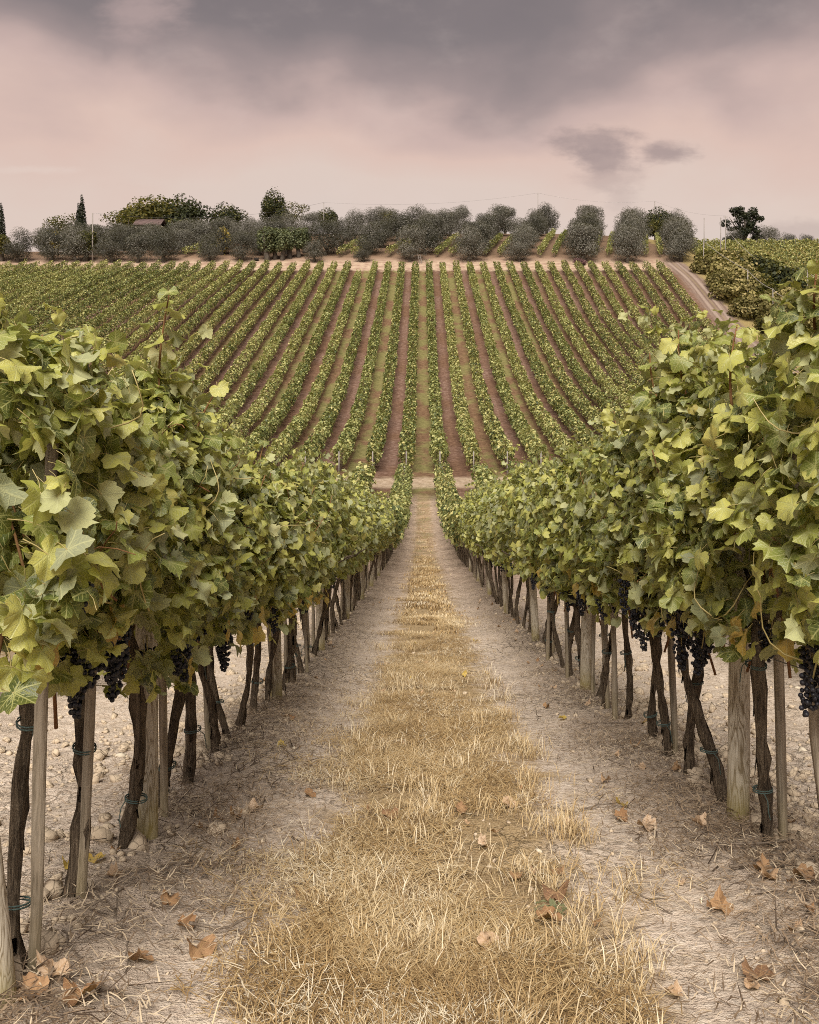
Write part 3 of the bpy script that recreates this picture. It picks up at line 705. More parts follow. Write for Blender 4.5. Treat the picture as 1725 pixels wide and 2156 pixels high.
def near_vine(side, i, y, X):
    zg = G(X, y)
    name_side = 'left' if side < 0 else 'right'
    inner = -side                                   # the side that faces the alley
    lab = f'leafy grapevine with gnarled trunk, {ORD[i]} from the camera in the {name_side} row'
    root = empty('grapevine', (X, y, zg), lab, 'grapevine', f'grapevines in the row {name_side} of the grass alley')
    r_ = np.random.default_rng(1000 + i * 2 + (side > 0))
    if y < 10.5:
        lean = {(-1, 0): (-.02, .02), (-1, 1): (.05, .10), (-1, 2): (.0, .10), (-1, 3): (.05, .2), (-1, 4): (.03, .10), (1, 0): (.08, -.1), (1, 1): (.0, -.02), (1, 2): (-.03, .03)}.get((side, i), tuple(r_.uniform(-.07, .09, 2)))
        fat = 0.64
        tme = trunk_mesh(1500 + i * 2 + (side > 0), 0.92, lean, fat, False, .35 if (side, i) == (1, 1) else 1.0); obj('trunk', tme, root)
        for q, hh in enumerate(((.22, .72) if r_.random() < .6 else (.50,))):
            P = TRUNK_PATH[tme.name]; hh += r_.uniform(-.06, .06); cx_ = np.interp(hh, P[:, 2], P[:, 0]); cy_ = np.interp(hh, P[:, 2], P[:, 1])
            obj('tie', TIE[(i + q) % 3], root, (cx_ + inner * .012, cy_ - .012, hh), (0, 0, r_.random() * 6), label='blue-green twine tied round trunk and stake')
        near = y < 6.6
        n = 1000 if near else 720
        hb = {(-1, 0): 1.0, (-1, 1): .84, (-1, 2): .70}.get((side, i), 0.72 if side < 0 else 0.80)
        if side > 0: ht = 1.86 if y < 4.2 else (2.0 if y < 5.4 else 1.92)
        else: ht = 1.70 if y < 3.1 else (1.78 if y < 4.9 else 1.72)
        th = 1.1 if y < 5.5 else 1.0
        size = (.038, .076) if near else (.042, .074)
        pos, fr, sc, sd_, o_, hv = canopy(X, y, zg, 0.40, n, hb, ht, th, size)
        n = len(pos); tint = rng.random(n)
        for q in range(5 if near else 2):             # thin side shoots and tendrils on the alley face
            v_ = (inner * r_.uniform(.12, .27), r_.uniform(-.32, .32), r_.uniform(.85, 1.6))
            obj('side_shoot', SIDE[(i + q) % 6], root, v_, (r_.uniform(-.8, .8), r_.uniform(-.5, .5) + inner * .5, r_.random() * 6))
        for q in range(4 if near else 3):             # canes
            obj('cane', CANE[(i + q) % 5], root, (r_.uniform(-.06, .06), r_.uniform(-.3, .3), r_.uniform(.62, .75)), (r_.uniform(-.2, .2), r_.uniform(-.2, .2), r_.random() * 6))
        extra = []
        for (sd2, yy, base, dr, L, m_) in SHOOTS:
            if sd2 == side and abs(yy - y) < 0.32 and (sd2, yy, L) not in DONE:
                DONE.add((sd2, yy, L))
                P, p2, f2, s2 = shoot((base[0] * -side if False else base[0], yy - y, base[1]), dr, L, m_, .088)
                a_ = Acc(); v, f = tube(P, np.linspace(.0075, .003, len(P)), 6, True); a_.add(v, f); obj('cane', a_.mesh('cane', M_cane, True), root)
                for a in range(len(p2)): put_leaf(HI_ME[int(rng.integers(0, 16))], root, p2[a], f2[a], s2[a])
        # leaves that show most, each a leaf of its own
        score = np.where(sd_ == inner, 1.0, 0.0) * (o_ > .78) * (o_ + rng.random(n) * .3) + (hv > .9) * .9 + sc * 3
        if y < 4.3: score += (pos[:, 1] < -.2) * .1
        n_own = 230 if y < 4.8 else (140 if near else 55)
        order = np.argsort(-score); own = order[:n_own]; rest = order[n_own:]
        for a in own: put_leaf(HI_ME[int(rng.integers(0, 16))], root, pos[a], fr[a], sc[a])
        acc = leaf_stuff('f', None, pos[rest], fr[rest], sc[rest], tint[rest], HI if near else MID, None)
        fo = obj('foliage', acc.mesh('foliage', None, True, [M_leaf, M_petiole]), root, kind='stuff')
        if True:
            for q in range(int(r_.integers(1, 3))):   # yellowed leaves low in the canopy
                nr = np.array([[inner * 1.0, r_.normal() * .4, .3]]); tp = np.array([[inner * .2, r_.normal() * .4, -1.]])
                put_leaf(YEL_ME[int(r_.integers(0, 4))], root, (inner * r_.uniform(.14, .26), r_.uniform(-.3, .3), hb + r_.uniform(-.04, .22)), frames(nr, tp)[0], r_.uniform(.06, .085), 'yellowed_leaf')
            for q in range({(-1, 1): 5, (1, 0): 4, (1, 2): 5, (-1, 4): 3, (1, 4): 3}.get((side, i), 0)):
                b = obj('grape_bunch', BUNCH[(q + i) % 5], root, (inner * r_.uniform(.04, .20), r_.uniform(-.16, .16), hb + r_.uniform(.0, .13)), (r_.uniform(-.15, .15), r_.uniform(-.15, .15), r_.random() * 6), (1.0, 1.0, 1.0), kind='stuff')
            nb = int(r_.integers(1, 4)) + (1 if y < 5.2 else 0)
            for q in range(nb):
                b = obj('grape_bunch', BUNCH[int(r_.integers(0, 5))], root, (inner * r_.uniform(-.02, .20), r_.uniform(-.26, .26), hb + r_.uniform(.04, .20)), (r_.uniform(-.15, .15), r_.uniform(-.15, .15), r_.random() * 6), kind='stuff')
                b.scale = (1.0,) * 3
    else:
        obj('trunk', (SHARED_TRUNK_MID if y < 18 else SHARED_TRUNK)[i % 5], root, (0, 0, 0), (0, 0, r_.random() * 6))
        f = obj('foliage', SHARED_FOL[int(r_.integers(0, 6))], root, (0, 0, r_.uniform(-.05, .05)), (0, 0, math.pi * int(r_.integers(0, 2))), (r_.uniform(.95, 1.12), 1.0, r_.uniform(.97, 1.03) + (.07 if side > 0 else 0)), kind='stuff')
        if y < 20 and r_.random() < .6:
            obj('grape_bunch', BUNCH[i % 5], root, (inner * .12, r_.uniform(-.2, .2), .88), (0, 0, r_.random() * 6), kind='stuff')
    # stake beside the trunk
    k = r_.random()
    if i < 2 or k < 0.66:
        off = (inner * .055, -.035) if i < 2 or (side < 0 and i < 5) else (inner * r_.uniform(-.06, .06), r_.choice([-1, 1]) * .055)
        if (side, i) == (1, 1): off = (.075, .02)
        tilt = {(-1, 0): (0.0, R(2)), (-1, 1): (R(-5), R(4)), (1, 1): (R(-1), R(-1))}.get((side, i), tuple(r_.uniform(-.07, .07, 2)))
        st = obj('vine_stake', STAKE[int(r_.integers(0, 4))], None, (X + off[0], y + off[1], zg), (tilt[0], tilt[1], r_.random() * .6))
        st['label'] = f'weathered thin wooden stake at the {ORD[i]} vine from the camera, {name_side} row'
        st['category'] = 'stake'; st['group'] = 'thin stakes along the near vine rows'
DONE = set()
SHOOTS = [  # side, y, (x offset, height), direction, length, leaves
    (-1, 4.15, (0.10, 1.60), (0.06, 0.0, 1), 0.62, 13), (-1, 4.30, (0.14, 1.50), (0.35, .1, .9), 0.42, 9), (-1, 3.15, (0.0, 1.5), (-.05, .05, 1), 0.40, 9), (-1, 2.85, (0.05, 1.45), (-.1, .05, 1), 0.32, 8),
    (-1, 5.3, (0.0, 1.7), (.15, .1, 1), 0.22, 6), (-1, 7.3, (0.0, 1.7), (.2, .1, 1), 0.22, 6), (-1, 9.0, (0.05, 1.7), (.2, -.1, 1), 0.22, 6),
    (1, 3.62, (-0.02, 1.72), (-.18, 0.05, 1), 0.52, 13), (1, 3.35, (-.05, 1.75), (.0, .1, 1), 0.42, 11), (1, 4.7, (-.12, 1.85), (-.10, 0.1, 1), 0.36, 9), (1, 5.2, (-.15, 1.9), (-.15, .1, 1), 0.30, 8), (1, 4.1, (-.1, 1.75), (.1, .1, 1), 0.36, 9), (1, 6.9, (0, 1.9), (-.2, .1, 1), 0.22, 6)]
for i, y in enumerate(LEFT): near_vine(-1, i, y, row_x(-1) + random.uniform(-.03, .03))
for i, y in enumerate(RIGHT): near_vine(1, i, y, row_x(0) + random.uniform(-.03, .03))

# posts of the two near rows
def post(X, y, label, tilt=(0, 0), h=1.0, n=0):
    p = obj('trellis_post', POST[n % 3], None, (X, y, G(X, y)), (tilt[0], tilt[1], n * 1.3), (1, 1, h))
    p['label'] = label; p['category'] = 'post'; p['group'] = 'round posts of the near vine rows'
post(-1.115, 2.58, 'pale round post cut by the bottom left corner of the picture', (0, R(-6)), 0.60, 0)
for j, y in enumerate([4.05, 7.8, 11.2, 15.0, 18.8, 22.6, 26.4]): post(row_x(-1) + (.045 if j == 0 else .03), y, f'round wooden post, {ORD[j]} whole post from the camera in the left row', (R(random.uniform(-1.5, 1.5)), R(1.5)), 1.0, j + 1)
for j, y in enumerate([4.34, 8.42, 12.1, 16.2, 20.2, 24.2, 28.2]): post(row_x(0) - .02, y, f'round wooden post, {ORD[j]} from the camera in the row right of the alley', (R(random.uniform(-1.5, 1.5)), R(0 if j == 0 else -3)), 1.0, j + 2)
# trellis wires
for k, nm in ((-1, 'left'), (0, 'right')):
    for h, lev in ((0.80, 'lower'), (1.45, 'upper')):
        P = [(row_x(k) - .02, y, float(terrain(row_x(k), y)) + h) for y in np.arange(1.6, 66, 1.0)]
        a_ = Acc(); v, f = tube(P, .002, 5); a_.add(v, f)
        obj('trellis_wire', a_.mesh('trellis_wire', M_wire), label=f'{lev} thin steel wire strung along the vine row {nm} of the alley', category='wire', group='trellis wires')

# ------------------------------------------------------------------ vine rows further away
def row_cards(X, y0, y1, per_m, size, hb=0.68, ht=1.95, thick=1.0, tm=CARD, xdir=0.0, stems=True):
    L = y1 - y0; n = int(L * per_m)
    y = rng.uniform(y0, y1, n); hv = rng.beta(1.3, 1.0, n)
    kk = np.full(n, X)
    bot = hb + .35 * vnoise(kk, y, .9); top = ht + .42 * vnoise(kk + 4, y, .7) + .42 * vnoise(kk + 8, y, 2.2) + .3 * vnoise(kk + 2, y, 5)
    t = np.interp(hv, [0, .15, .4, .75, .95, 1], [.15, .25, .31, .30, .24, .1]) * thick * (1 + .75 * vnoise(y, hv + X, 1.6) + .5 * vnoise(y + 9, hv * 2 + X, .6) + .5 * vnoise(y + 31, hv * 3 + X, 3.5))
    s = np.where(rng.random(n) < .5, -1., 1.); o = np.where(rng.random(n) < .72, rng.uniform(.75, 1.12, n), rng.uniform(0, .8, n))
    xx = X + xdir * (y - y0) + s * t * o
    h = bot + (top - bot) * hv
    pos = np.column_stack([xx, y, terrain(X + xdir * (y - y0), y) + h])
    upw = np.clip((hv - .75) * 3, 0, 1)
    nrm = np.column_stack([s * rng.uniform(.3, 1, n) * (1 - .6 * upw), np.zeros(n), rng.uniform(.2, 1, n) + upw * .6]) + randn(n) * .4
    tip = np.column_stack([s * .4, np.zeros(n), -np.ones(n)]) + randn(n) * .6
    tint = np.clip(rng.random(n) * .75 + .38 * (vnoise(y, kk, .35) + .5) - .06 + .12 * (hv - .5), 0, .999)
    ok = vnoise(kk + 13, y, .45) + .6 * vnoise(kk + 17, y, 1.7) > rng.uniform(-.95, -.35, n)      # weak and missing vines
    acc = Acc(); scatter(acc, tm[0], tm[1], pos[ok], frames(nrm, tip)[ok], rng.uniform(size[0], size[1], n)[ok], tint[ok])
    return acc
def row_stems(X, y0, y1, xdir=0.0):
    acc = Acc()
    for y in np.arange(y0 + .3, y1, .95):
        x = X + xdir * (y - y0); z = T(x, y); b = .03 + .01 * rng.random(); jx = rng.normal() * .05
        V = np.array([(x - b, y, z - .05), (x + b, y, z - .05), (x, y + b, z - .05), (x - b + jx, y, z + .95), (x + b + jx, y, z + .95), (x + jx, y + b, z + .95)])
        acc.add(V, [(0, 1, 4), (0, 4, 3), (1, 2, 5), (1, 5, 4), (2, 0, 3), (2, 3, 5)])
    return acc.mesh('trunk', M_bark)
END_POST = (lambda a: a)(Acc()); _v, _f = tube([(0, 0, -.3), (0, 0, .8), (0, 0, 1.72)], [.05, .048, .045], 8); END_POST.add(_v, _f); END_POST_ME = END_POST.mesh('end_post', M_pole, True)
def vine_row(X, y0, y1, label, group, per_m, size, posts=(True, True), xdir=0.0, tm=CARD, **kw):
    root = empty('vine_row', (0, 0, 0), label, 'vine row', group)
    obj('foliage', row_cards(X, y0, y1, per_m, size, tm=tm, xdir=xdir, **kw).mesh('foliage', M_leaf_far, False), root, kind='stuff')
    obj('trunk', row_stems(X, y0, y1, xdir), root, kind='stuff')
    for f, y in zip(posts, (y0 - .12, y1)):
        if f:
            x = X + xdir * (y - y0); obj('end_post', END_POST_ME, root, (x, y, T(x, y)))
    return root
# lower ends of the near rows, down to the valley path
for k, nm in ((-1, 'left'), (0, 'right')):
    vine_row(row_x(k), NEAR_END + .2, 67.6, f'lower stretch of the vine row {nm} of the grass alley, down to the pale path', 'rows running down to the valley path', 270, (.085, .125), (False, True), tm=LO, ht=1.9 if k else 2.0, thick=1.35)
for k in (-2, -3, -4, 1, 2, 3):
    side = 'left' if k < 0 else 'right'; j = -k - 1 if k < 0 else k
    y0 = 7.0 if j == 1 else (16.0 if j == 2 else 30.0)
    vine_row(row_x(k), y0, 67.8, f'vine row on the near slope, {ORD[j]} row {side} of the grass alley', 'rows running down to the valley path', 120, (.15, .21), (True, True), thick=1.55, ht=2.0)
# far hillside
for k in range(-33, 18):
    X = row_x(k); side = 'left' if k < 0 else 'right'; j = -k - 1 if k < 0 else k
    lim = abs(X) * 2070 / (888 if k < 0 else 837) - 9
    y0 = max(76.0, lim); y1 = 189.8 + random.uniform(-.6, .6)
    if k == -5: y1 = 181.0
    if y0 > y1 - 4: continue
    vine_row(X, y0, y1, f'trellised vine row climbing the far hillside, {ORD[j]} row {side} of the middle alley', 'vine rows on the far hillside', 118, (.14, .22), (y0 < 78, False), thick=1.55 if k > -10 else 1.28, ht=2.05, hb=.60)

# ------------------------------------------------------------------ trees
def crown_mesh(name, blobs, n, size, mat, seed, narrow=1.0, var=.75):
    r_ = np.random.default_rng(seed); acc = Acc()
    tv = CARD[0] * np.array([narrow, 1, 1]); B = np.array(blobs, float)
    wts = B[:, 3] * B[:, 4] + B[:, 4] * B[:, 5]; cnt = np.maximum(1, (n * wts / wts.sum()).astype(int))
    for (cx, cy, cz, rx, ry, rz), c in zip(B, cnt):
        d = unit(r_.standard_normal((c, 3))); rad = np.where(r_.random(c) < .75, r_.uniform(.82, 1.10, c), r_.uniform(.3, .85, c))
        bump = 1 + .22 * vnoise(d[:, 0] * 3 + seed + cx, d[:, 2] * 3 + cz + d[:, 1] * 2, 1.4)
        pos = np.array([cx, cy, cz]) + d * np.array([rx, ry, rz]) * (rad * bump)[:, None]
        nrm = d * .9 + np.array([0, 0, .35]) + r_.standard_normal((c, 3)) * .45
        tip = r_.standard_normal((c, 3)) * .7 + np.array([0, 0, .25]) + d * .4
        tint = np.clip((r_.random(c) - .5) * var + .375 + .35 * (vnoise(pos[:, 0] * 1.0 + seed, pos[:, 2] + pos[:, 1], .8) + .5) - .05, 0, .999)
        scatter(acc, tv, CARD[1], pos, frames(nrm, tip), r_.uniform(size[0], size[1], c), tint)
    return acc.mesh(name, mat)
def limbs_mesh(name, h, r, n_limbs, spread, seed, fork=.35, mat=None):
    r_ = np.random.default_rng(seed); acc = Acc()
    t = np.linspace(0, 1, 5); P = np.column_stack([.12 * np.sin(t * 3 + seed) * r * 4, .1 * np.cos(t * 2 + seed) * r * 4, -.25 + (fork * h + .25) * t]); v, f = tube(P, np.linspace(r * 1.25, r * .8, 5), 8, True, .08); acc.add(v, f)
    for i in range(n_limbs):
        a = i / n_limbs * 6.28 + r_.random(); s = spread * r_.uniform(.6, 1)
        Q = [P[-1] - [0, 0, .1], P[-1] + [math.cos(a) * s * .45, math.sin(a) * s * .45, (1 - fork) * h * .35], P[-1] + [math.cos(a) * s, math.sin(a) * s, (1 - fork) * h * r_.uniform(.6, .85)]]
        v, f = tube(Q, [r * .55, r * .35, r * .12], 6); acc.add(v, f)
    return acc.mesh(name, mat or M_trunk, True)
def olive_kind(s):
    r_ = np.random.default_rng(60 + s); b = []
    for i in range(13):
        a = i * 2.4 + r_.random(); q = r_.uniform(.9, 2.1); z = r_.uniform(1.3, 4.9)
        q *= 1.0 if z < 3.6 else .7
        b.append((math.cos(a) * q, math.sin(a) * q, z, r_.uniform(.9, 1.5), r_.uniform(.9, 1.5), r_.uniform(.8, 1.3)))
    b += [(0, 0, 3.2, 2.3, 2.3, 2.1), (0.2, .1, 1.7, 2.3, 2.3, 1.3)]
    return crown_mesh('crown', b, 8500, (.09, .17), M_olive, 160 + s, .55, .38), limbs_mesh('trunk', 3.6, .28, 4, 1.6, 260 + s, .22)
OLIVES = [olive_kind(s) for s in range(6)]
def tree(name, loc, label, cat, group, crown, trunk, s=1.0, rz=0.0, sz=None):
    root = empty(name, loc, label, cat, group, rz)
    sc_ = (s, s, sz if sz else s)
    obj('trunk', trunk, root, scale=sc_); obj('crown', crown, root, scale=sc_, kind='stuff')
    return root
PX = lambda x, d: (x - 888) / 2070 * d
cols = [(-80.6, 4), (-75, 4), (-70, 4), (-63, 4), (-57, 5), (-51.5, 5), (-43, 5), (-36, 5), (-21, 6), (-11.8, 6), (-1.7, 6), (9.3, 6), (19.3, 6), (32.2, 5), (42.3, 5), (52.3, 4)]
ci = 0
for c, (X0, n) in enumerate(cols):
    for j in range(n):
        d = 198.5 + j * (6.6 + .9 * j) + random.uniform(-.8, .8); X = X0 + .22 * (d - 198) + random.uniform(-.7, .7)
        cr, tk = OLIVES[(c * 2 + j * 3 + (c * j) % 2) % 6]
        s = random.uniform(.98, 1.22) * (1.2 if X0 > 25 else (1.12 if X0 > -30 else 1.0))
        if (c, j) in ((9, 0),): s = .7
        if c == 8 and j == 0: s = .82
        tree('olive_tree', (X, d, T(X, d)), f'silvery olive tree, {ORD[j]} from the front in the {ORD[c]} olive line from the left', 'olive tree', 'olive trees on the hilltop', cr, tk, s, random.random() * 6.28)
for q, (x, d) in enumerate(((296, 226), (318, 227.5), (342, 225.5), (262, 224))):
    X = PX(x, d); tree('olive_tree', (X, d, T(X, d)), f'grey olive tree in front of the farmhouse wall, {ORD[q]} of four', 'olive tree', 'olive trees on the hilltop', OLIVES[q][0], OLIVES[q][1], ((740 - 472) / 2070 * d - T(X, d)) / 5.9, q * 1.7)
# grove vine rows, in pairs between the olive lines
pair_no = 0
for X0 in (-47.5, -15.5, -5.5, 4.5, 14.5, 25.8, 37.0, 47.6):
    for e_, nm in ((-1.5, 'left'), (1.5, 'right')):
        vine_row(X0 + e_, 202.0, 236.0 if X0 > 20 else 226, f'short vine row between hilltop olives, {nm} one of the {ORD[pair_no]} pair from the left', 'short vine rows among the olives', 70, (.15, .24), (False, False), xdir=.22, thick=1.5)
    pair_no += 1
# broadleaf, evergreen and other trees along the skyline
def round_kind(s, mat, n=5200, size=(.16, .34), wide=3.6, high=3.2, base=3.0, k=12):
    r_ = np.random.default_rng(s); b = [(0, 0, base + high * .5, wide * .75, wide * .75, high * .75)]
    for i in range(k):
        a = r_.random() * 6.28; q = wide * r_.uniform(.35, .85); b.append((math.cos(a) * q, math.sin(a) * q, base + high * r_.uniform(.0, 1.0), wide * r_.uniform(.28, .45), wide * r_.uniform(.28, .45), high * r_.uniform(.22, .38)))
    return crown_mesh('crown', b, n, size, mat, s), limbs_mesh('trunk', base + high, .34, 5, wide * .6, s + 1, .4)
K_dome = round_kind(700, M_gold, 7000, (.16, .34), 5.2, 4.2, 2.6, 16)
K_dark = round_kind(710, M_dark, 5200, (.16, .32), 3.8, 4.6, 2.4)
K_tall = round_kind(720, M_dark, 5600, (.16, .34), 3.4, 6.4, 2.6, 14)
K_airy = round_kind(730, M_gold, 1500, (.10, .22), 3.0, 3.0, 2.4)
K_small = round_kind(740, M_gold, 1900, (.12, .24), 1.9, 2.0, 1.7)
K_grn = round_kind(750, leaf_material('orchard_leaf', [(0, (.05, .06, .03)), (.6, (.10, .115, .055)), (1, (.17, .18, .09))], veins=False, under=False, transl=.15, rough=.6, spec=.2), 1600, (.12, .22), 1.6, 2.2, 1.9, 8)
K_yel = round_kind(760, M_pale, 900, (.12, .26), 1.2, 2.4, .8, 7)
def sky_tree(kind, x, top, d, label, cat='tree', name='tree', s=None, group='trees along the skyline', base_h=None, H=None):
    X = PX(x, d); z = T(X, d); ztop = (740 - top) / 2070 * d
    s = (ztop - z) / H if s is None else s
    tree(name, (X, d, z), label, cat, group, kind[1] if False else kind[0], kind[1], s, random.random() * 6.28)
sky_tree(K_dome, 322, 417, 245, 'broad golden-green domed tree behind the farmhouse roof', H=7.6, name='domed_tree')
sky_tree(K_dark, 383, 417, 243, 'dark bushy tree right beside the golden domed tree', H=7.8, name='broadleaf_tree')
sky_tree(K_tall, 578, 405, 246, 'tallest dark green tree on the hilltop with rounded top', H=10.0, name='evergreen_tree')
sky_tree(K_airy, 618, 425, 247, 'light olive-green tree just right of the tallest dark tree', H=6.2, name='broadleaf_tree')
sky_tree(K_dark, 473, 432, 250, 'small dark green tree left of the tallest dark tree', H=7.8, name='broadleaf_tree')
sky_tree(K_airy, 148, 450, 240, 'thin airy tree just left of the twin cypress', H=6.2, name='airy_tree')
sky_tree(K_airy, 112, 462, 240, 'sparse airy tree second left of the twin cypress', H=6.2, name='airy_tree')
sky_tree(K_airy, 272, 440, 238, 'airy green tree left of the farmhouse roof', H=6.2, name='airy_tree')
sky_tree(K_airy, 820, 442, 248, 'pale yellow-green tree peeping over the middle olives', H=6.2, name='broadleaf_tree')
sky_tree(K_dark, 690, 440, 250, 'dark tree behind the tall pole among the olives', H=7.8, name='broadleaf_tree')
sky_tree(K_dark, 1385, 440, 246, 'dark tree behind the pole at the right end of the grove', H=7.8, name='broadleaf_tree')
sky_tree(K_small, 1383, 463, 243, 'small golden bush below the pole at the grove end', H=4.1, name='golden_bush', cat='bush')
sky_tree(K_small, 180, 487, 199, 'small yellow-green open tree beside the left roadside pole', H=4.1, name='fruit_tree')
sky_tree(K_small, 2, 495, 199, 'small yellow-green tree at the left picture edge', H=4.1, name='fruit_tree')
sky_tree(K_yel, 118, 488, 206, 'slim bright yellow tree among the left olives', H=3.6, name='yellow_tree')
sky_tree(K_yel, 470, 480, 206, 'pale yellow leafy tree between two front olives', H=3.6, name='yellow_tree')
for q, (x, d) in enumerate([(560, 199), (578, 201), (596, 200), (612, 202), (628, 203), (602, 206), (640, 208)]):
    sky_tree(K_grn, x, 484 + 2 * (q % 3), d, f'small leafy orchard tree on thin stem, {ORD[q]} of the clump left of the middle olives', name='orchard_tree', cat='tree', group='orchard trees in the hilltop clump', H=4.2)
# cypresses
def cypress_mesh(s):
    b = [(0, 0, .8 + i * .72, .78 * math.sin(math.pi * (.12 + .86 * (i + 1) / 13)) ** .7, .78 * math.sin(math.pi * (.12 + .86 * (i + 1) / 13)) ** .7, .75) for i in range(12)]
    b = [(x, y, z, max(.12, rx * (1.15 - .045 * i)), max(.12, ry * (1.15 - .045 * i)), rz) for i, (x, y, z, rx, ry, rz) in enumerate(b)]
    return crown_mesh('crown', b, 3000, (.12, .26), M_cyp, s, .6), limbs_mesh('trunk', 3, .2, 3, .3, s + 1, .5)
K_cyp = cypress_mesh(800)
for x, top, lab in ((172.5, 406, 'taller of the twin dark cypresses'), (165.5, 424, 'shorter cypress leaning against the taller twin'), (2.5, 424, 'dark cypress cut by the left edge of the picture')):
    d = 235; X = PX(x, d); z = T(X, d); s = ((740 - top) / 2070 * d - z) / 9.6
    tree('cypress', (X, d, z), lab + ' on the skyline', 'cypress', 'cypresses on the skyline', K_cyp[0], K_cyp[1], s)
# big dark cedar-like tree on the right crest
def cedar():
    r_ = np.random.default_rng(5); b = []
    for i in range(46):
        z = 1.5 + 6.7 * ((i * 0.618) % 1); a = r_.random() * 6.28; q = 3.7 * math.sqrt(max(.06, 1 - ((z - 4.0) / 4.5) ** 2)) * (.25 + .75 * ((i * .37) % 1))
        b.append((math.cos(a) * q, math.sin(a) * q, z, r_.uniform(.5, 1.25), r_.uniform(.5, 1.25), r_.uniform(.35, .75)))
    return crown_mesh('crown', b, 6500, (.13, .28), M_cyp, 33), limbs_mesh('trunk', 8.0, .32, 9, 2.6, 34, .25)
kc = cedar(); d = 252; X = PX(1567, d); tree('cedar_tree', (X, d, T(X, d)), 'lone dark ragged tree on the right-hand crest', 'tree', None, kc[0], kc[1], ((740 - 434) / 2070 * d - T(X, d)) / 8.6)
for x, top, lab in ((1620, 484, 'round grey bush right of the lone dark tree on the crest'), (1550, 489, 'grey olive bush at the foot of the lone dark tree'), (1662, 497, 'small grey bush far right on the crest'), (1700, 499, 'low grey bush at the right end of the crest')):
    d = 250; X = PX(x, d); s = ((740 - top) / 2070 * d - T(X, d)) / 4.9
    tree('olive_bush', (X, d, T(X, d)), lab, 'bush', 'grey bushes on the right crest', OLIVES[1][0], OLIVES[1][1], max(s, .25))

# ------------------------------------------------------------------ scrub on the right bank
def bush_kind(s, mat, n=1700):
    r_ = np.random.default_rng(s); b = [(0, 0, .8, 1.3, 1.3, .9)]
    for i in range(8):
        a = r_.random() * 6.28; q = r_.uniform(.5, 1.3); b.append((math.cos(a) * q, math.sin(a) * q, r_.uniform(.4, 1.6), r_.uniform(.5, .9), r_.uniform(.5, .9), r_.uniform(.4, .7)))
    return crown_mesh('crown', b, n, (.10, .22), mat, s), limbs_mesh('trunk', 1.2, .07, 5, .7, s + 1, .2)
SCR = [bush_kind(900 + s, M_scrub) for s in range(3)]; DKB = [bush_kind(920 + s, M_dark, 2200) for s in range(2)]; GOLDB = [bush_kind(930, M_gold, 2000)]
bank = [  # screen x, foot distance, kind, scale
    (1490, 194, 'g', 1.3), (1500, 188, 's', 1.4), (1520, 190, 's', 1.6), (1545, 193, 's', 1.7), (1510, 178, 's', 1.1), (1535, 180, 's', 1.5), (1560, 183, 's', 1.6), (1585, 190, 'd', 2.0), (1565, 190, 'd', 1.7),
    (1545, 172, 's', 1.2), (1570, 174, 's', 1.5), (1595, 178, 'g', 1.6), (1615, 180, 'd', 2.1), (1635, 184, 'd', 1.9), (1580, 164, 's', 1.1), (1605, 166, 's', 1.4), (1630, 170, 'g', 1.5), (1655, 174, 'd', 1.8),
    (1615, 157, 'g', 1.0), (1640, 160, 's', 1.3), (1665, 164, 's', 1.5), (1690, 168, 'g', 1.3), (1650, 151, 's', 1.1), (1680, 154, 's', 1.4), (1710, 158, 's', 1.4), (1700, 148, 'g', 1.1), (1555, 200, 's', 1.3), (1575, 205, 's', 1.2), (1600, 205, 'd', 1.2)]
word = {'s': ('yellow-green scrub bush', SCR), 'g': ('golden-green bush', GOLDB), 'd': ('dark leafy bush', DKB)}
cnt = {}
for x, d, kd, s in bank:
    cnt[kd] = cnt.get(kd, 0) + 1; X = max(PX(x, d), 54.2); wd, ks = word[kd]; k_ = ks[cnt[kd] % len(ks)]
    tree('scrub_bush', (X, d, T(X, d) - .1), f'{wd} on the bank beside the track, {ORD[cnt[kd] - 1]} such from the top', 'bush', 'bushes on the bank by the track', k_[0], k_[1], s * (1.75 if kd == 's' else 1.45), random.random() * 6)
X, d = PX(1222, 195), 195; K_red = bush_kind(940, M_red, 1500); tree('purple_bush', (X, d, T(X, d)), 'low dull purple bush below an olive at the field edge', 'bush', None, K_red[0], K_red[1], .8)
# the vineyard beyond the bank
acc = Acc()
for q in range(30):
    X0 = 60.5 + q * 2.7; y0, y1 = max(150, X0 * 2.36), 243
    if y1 - y0 > 4:
        a_ = row_cards(X0, y0, y1, 46, (.20, .34), hb=.3, ht=1.9, thick=1.6)
        acc.add(np.vstack(a_.V), np.vstack(a_.F), np.concatenate(a_.T))
obj('vineyard_foliage', acc.mesh('vineyard_foliage', M_leaf_far), kind='stuff', label='mottled green vineyard covering the slope beyond the scrub bank', category='vineyard')

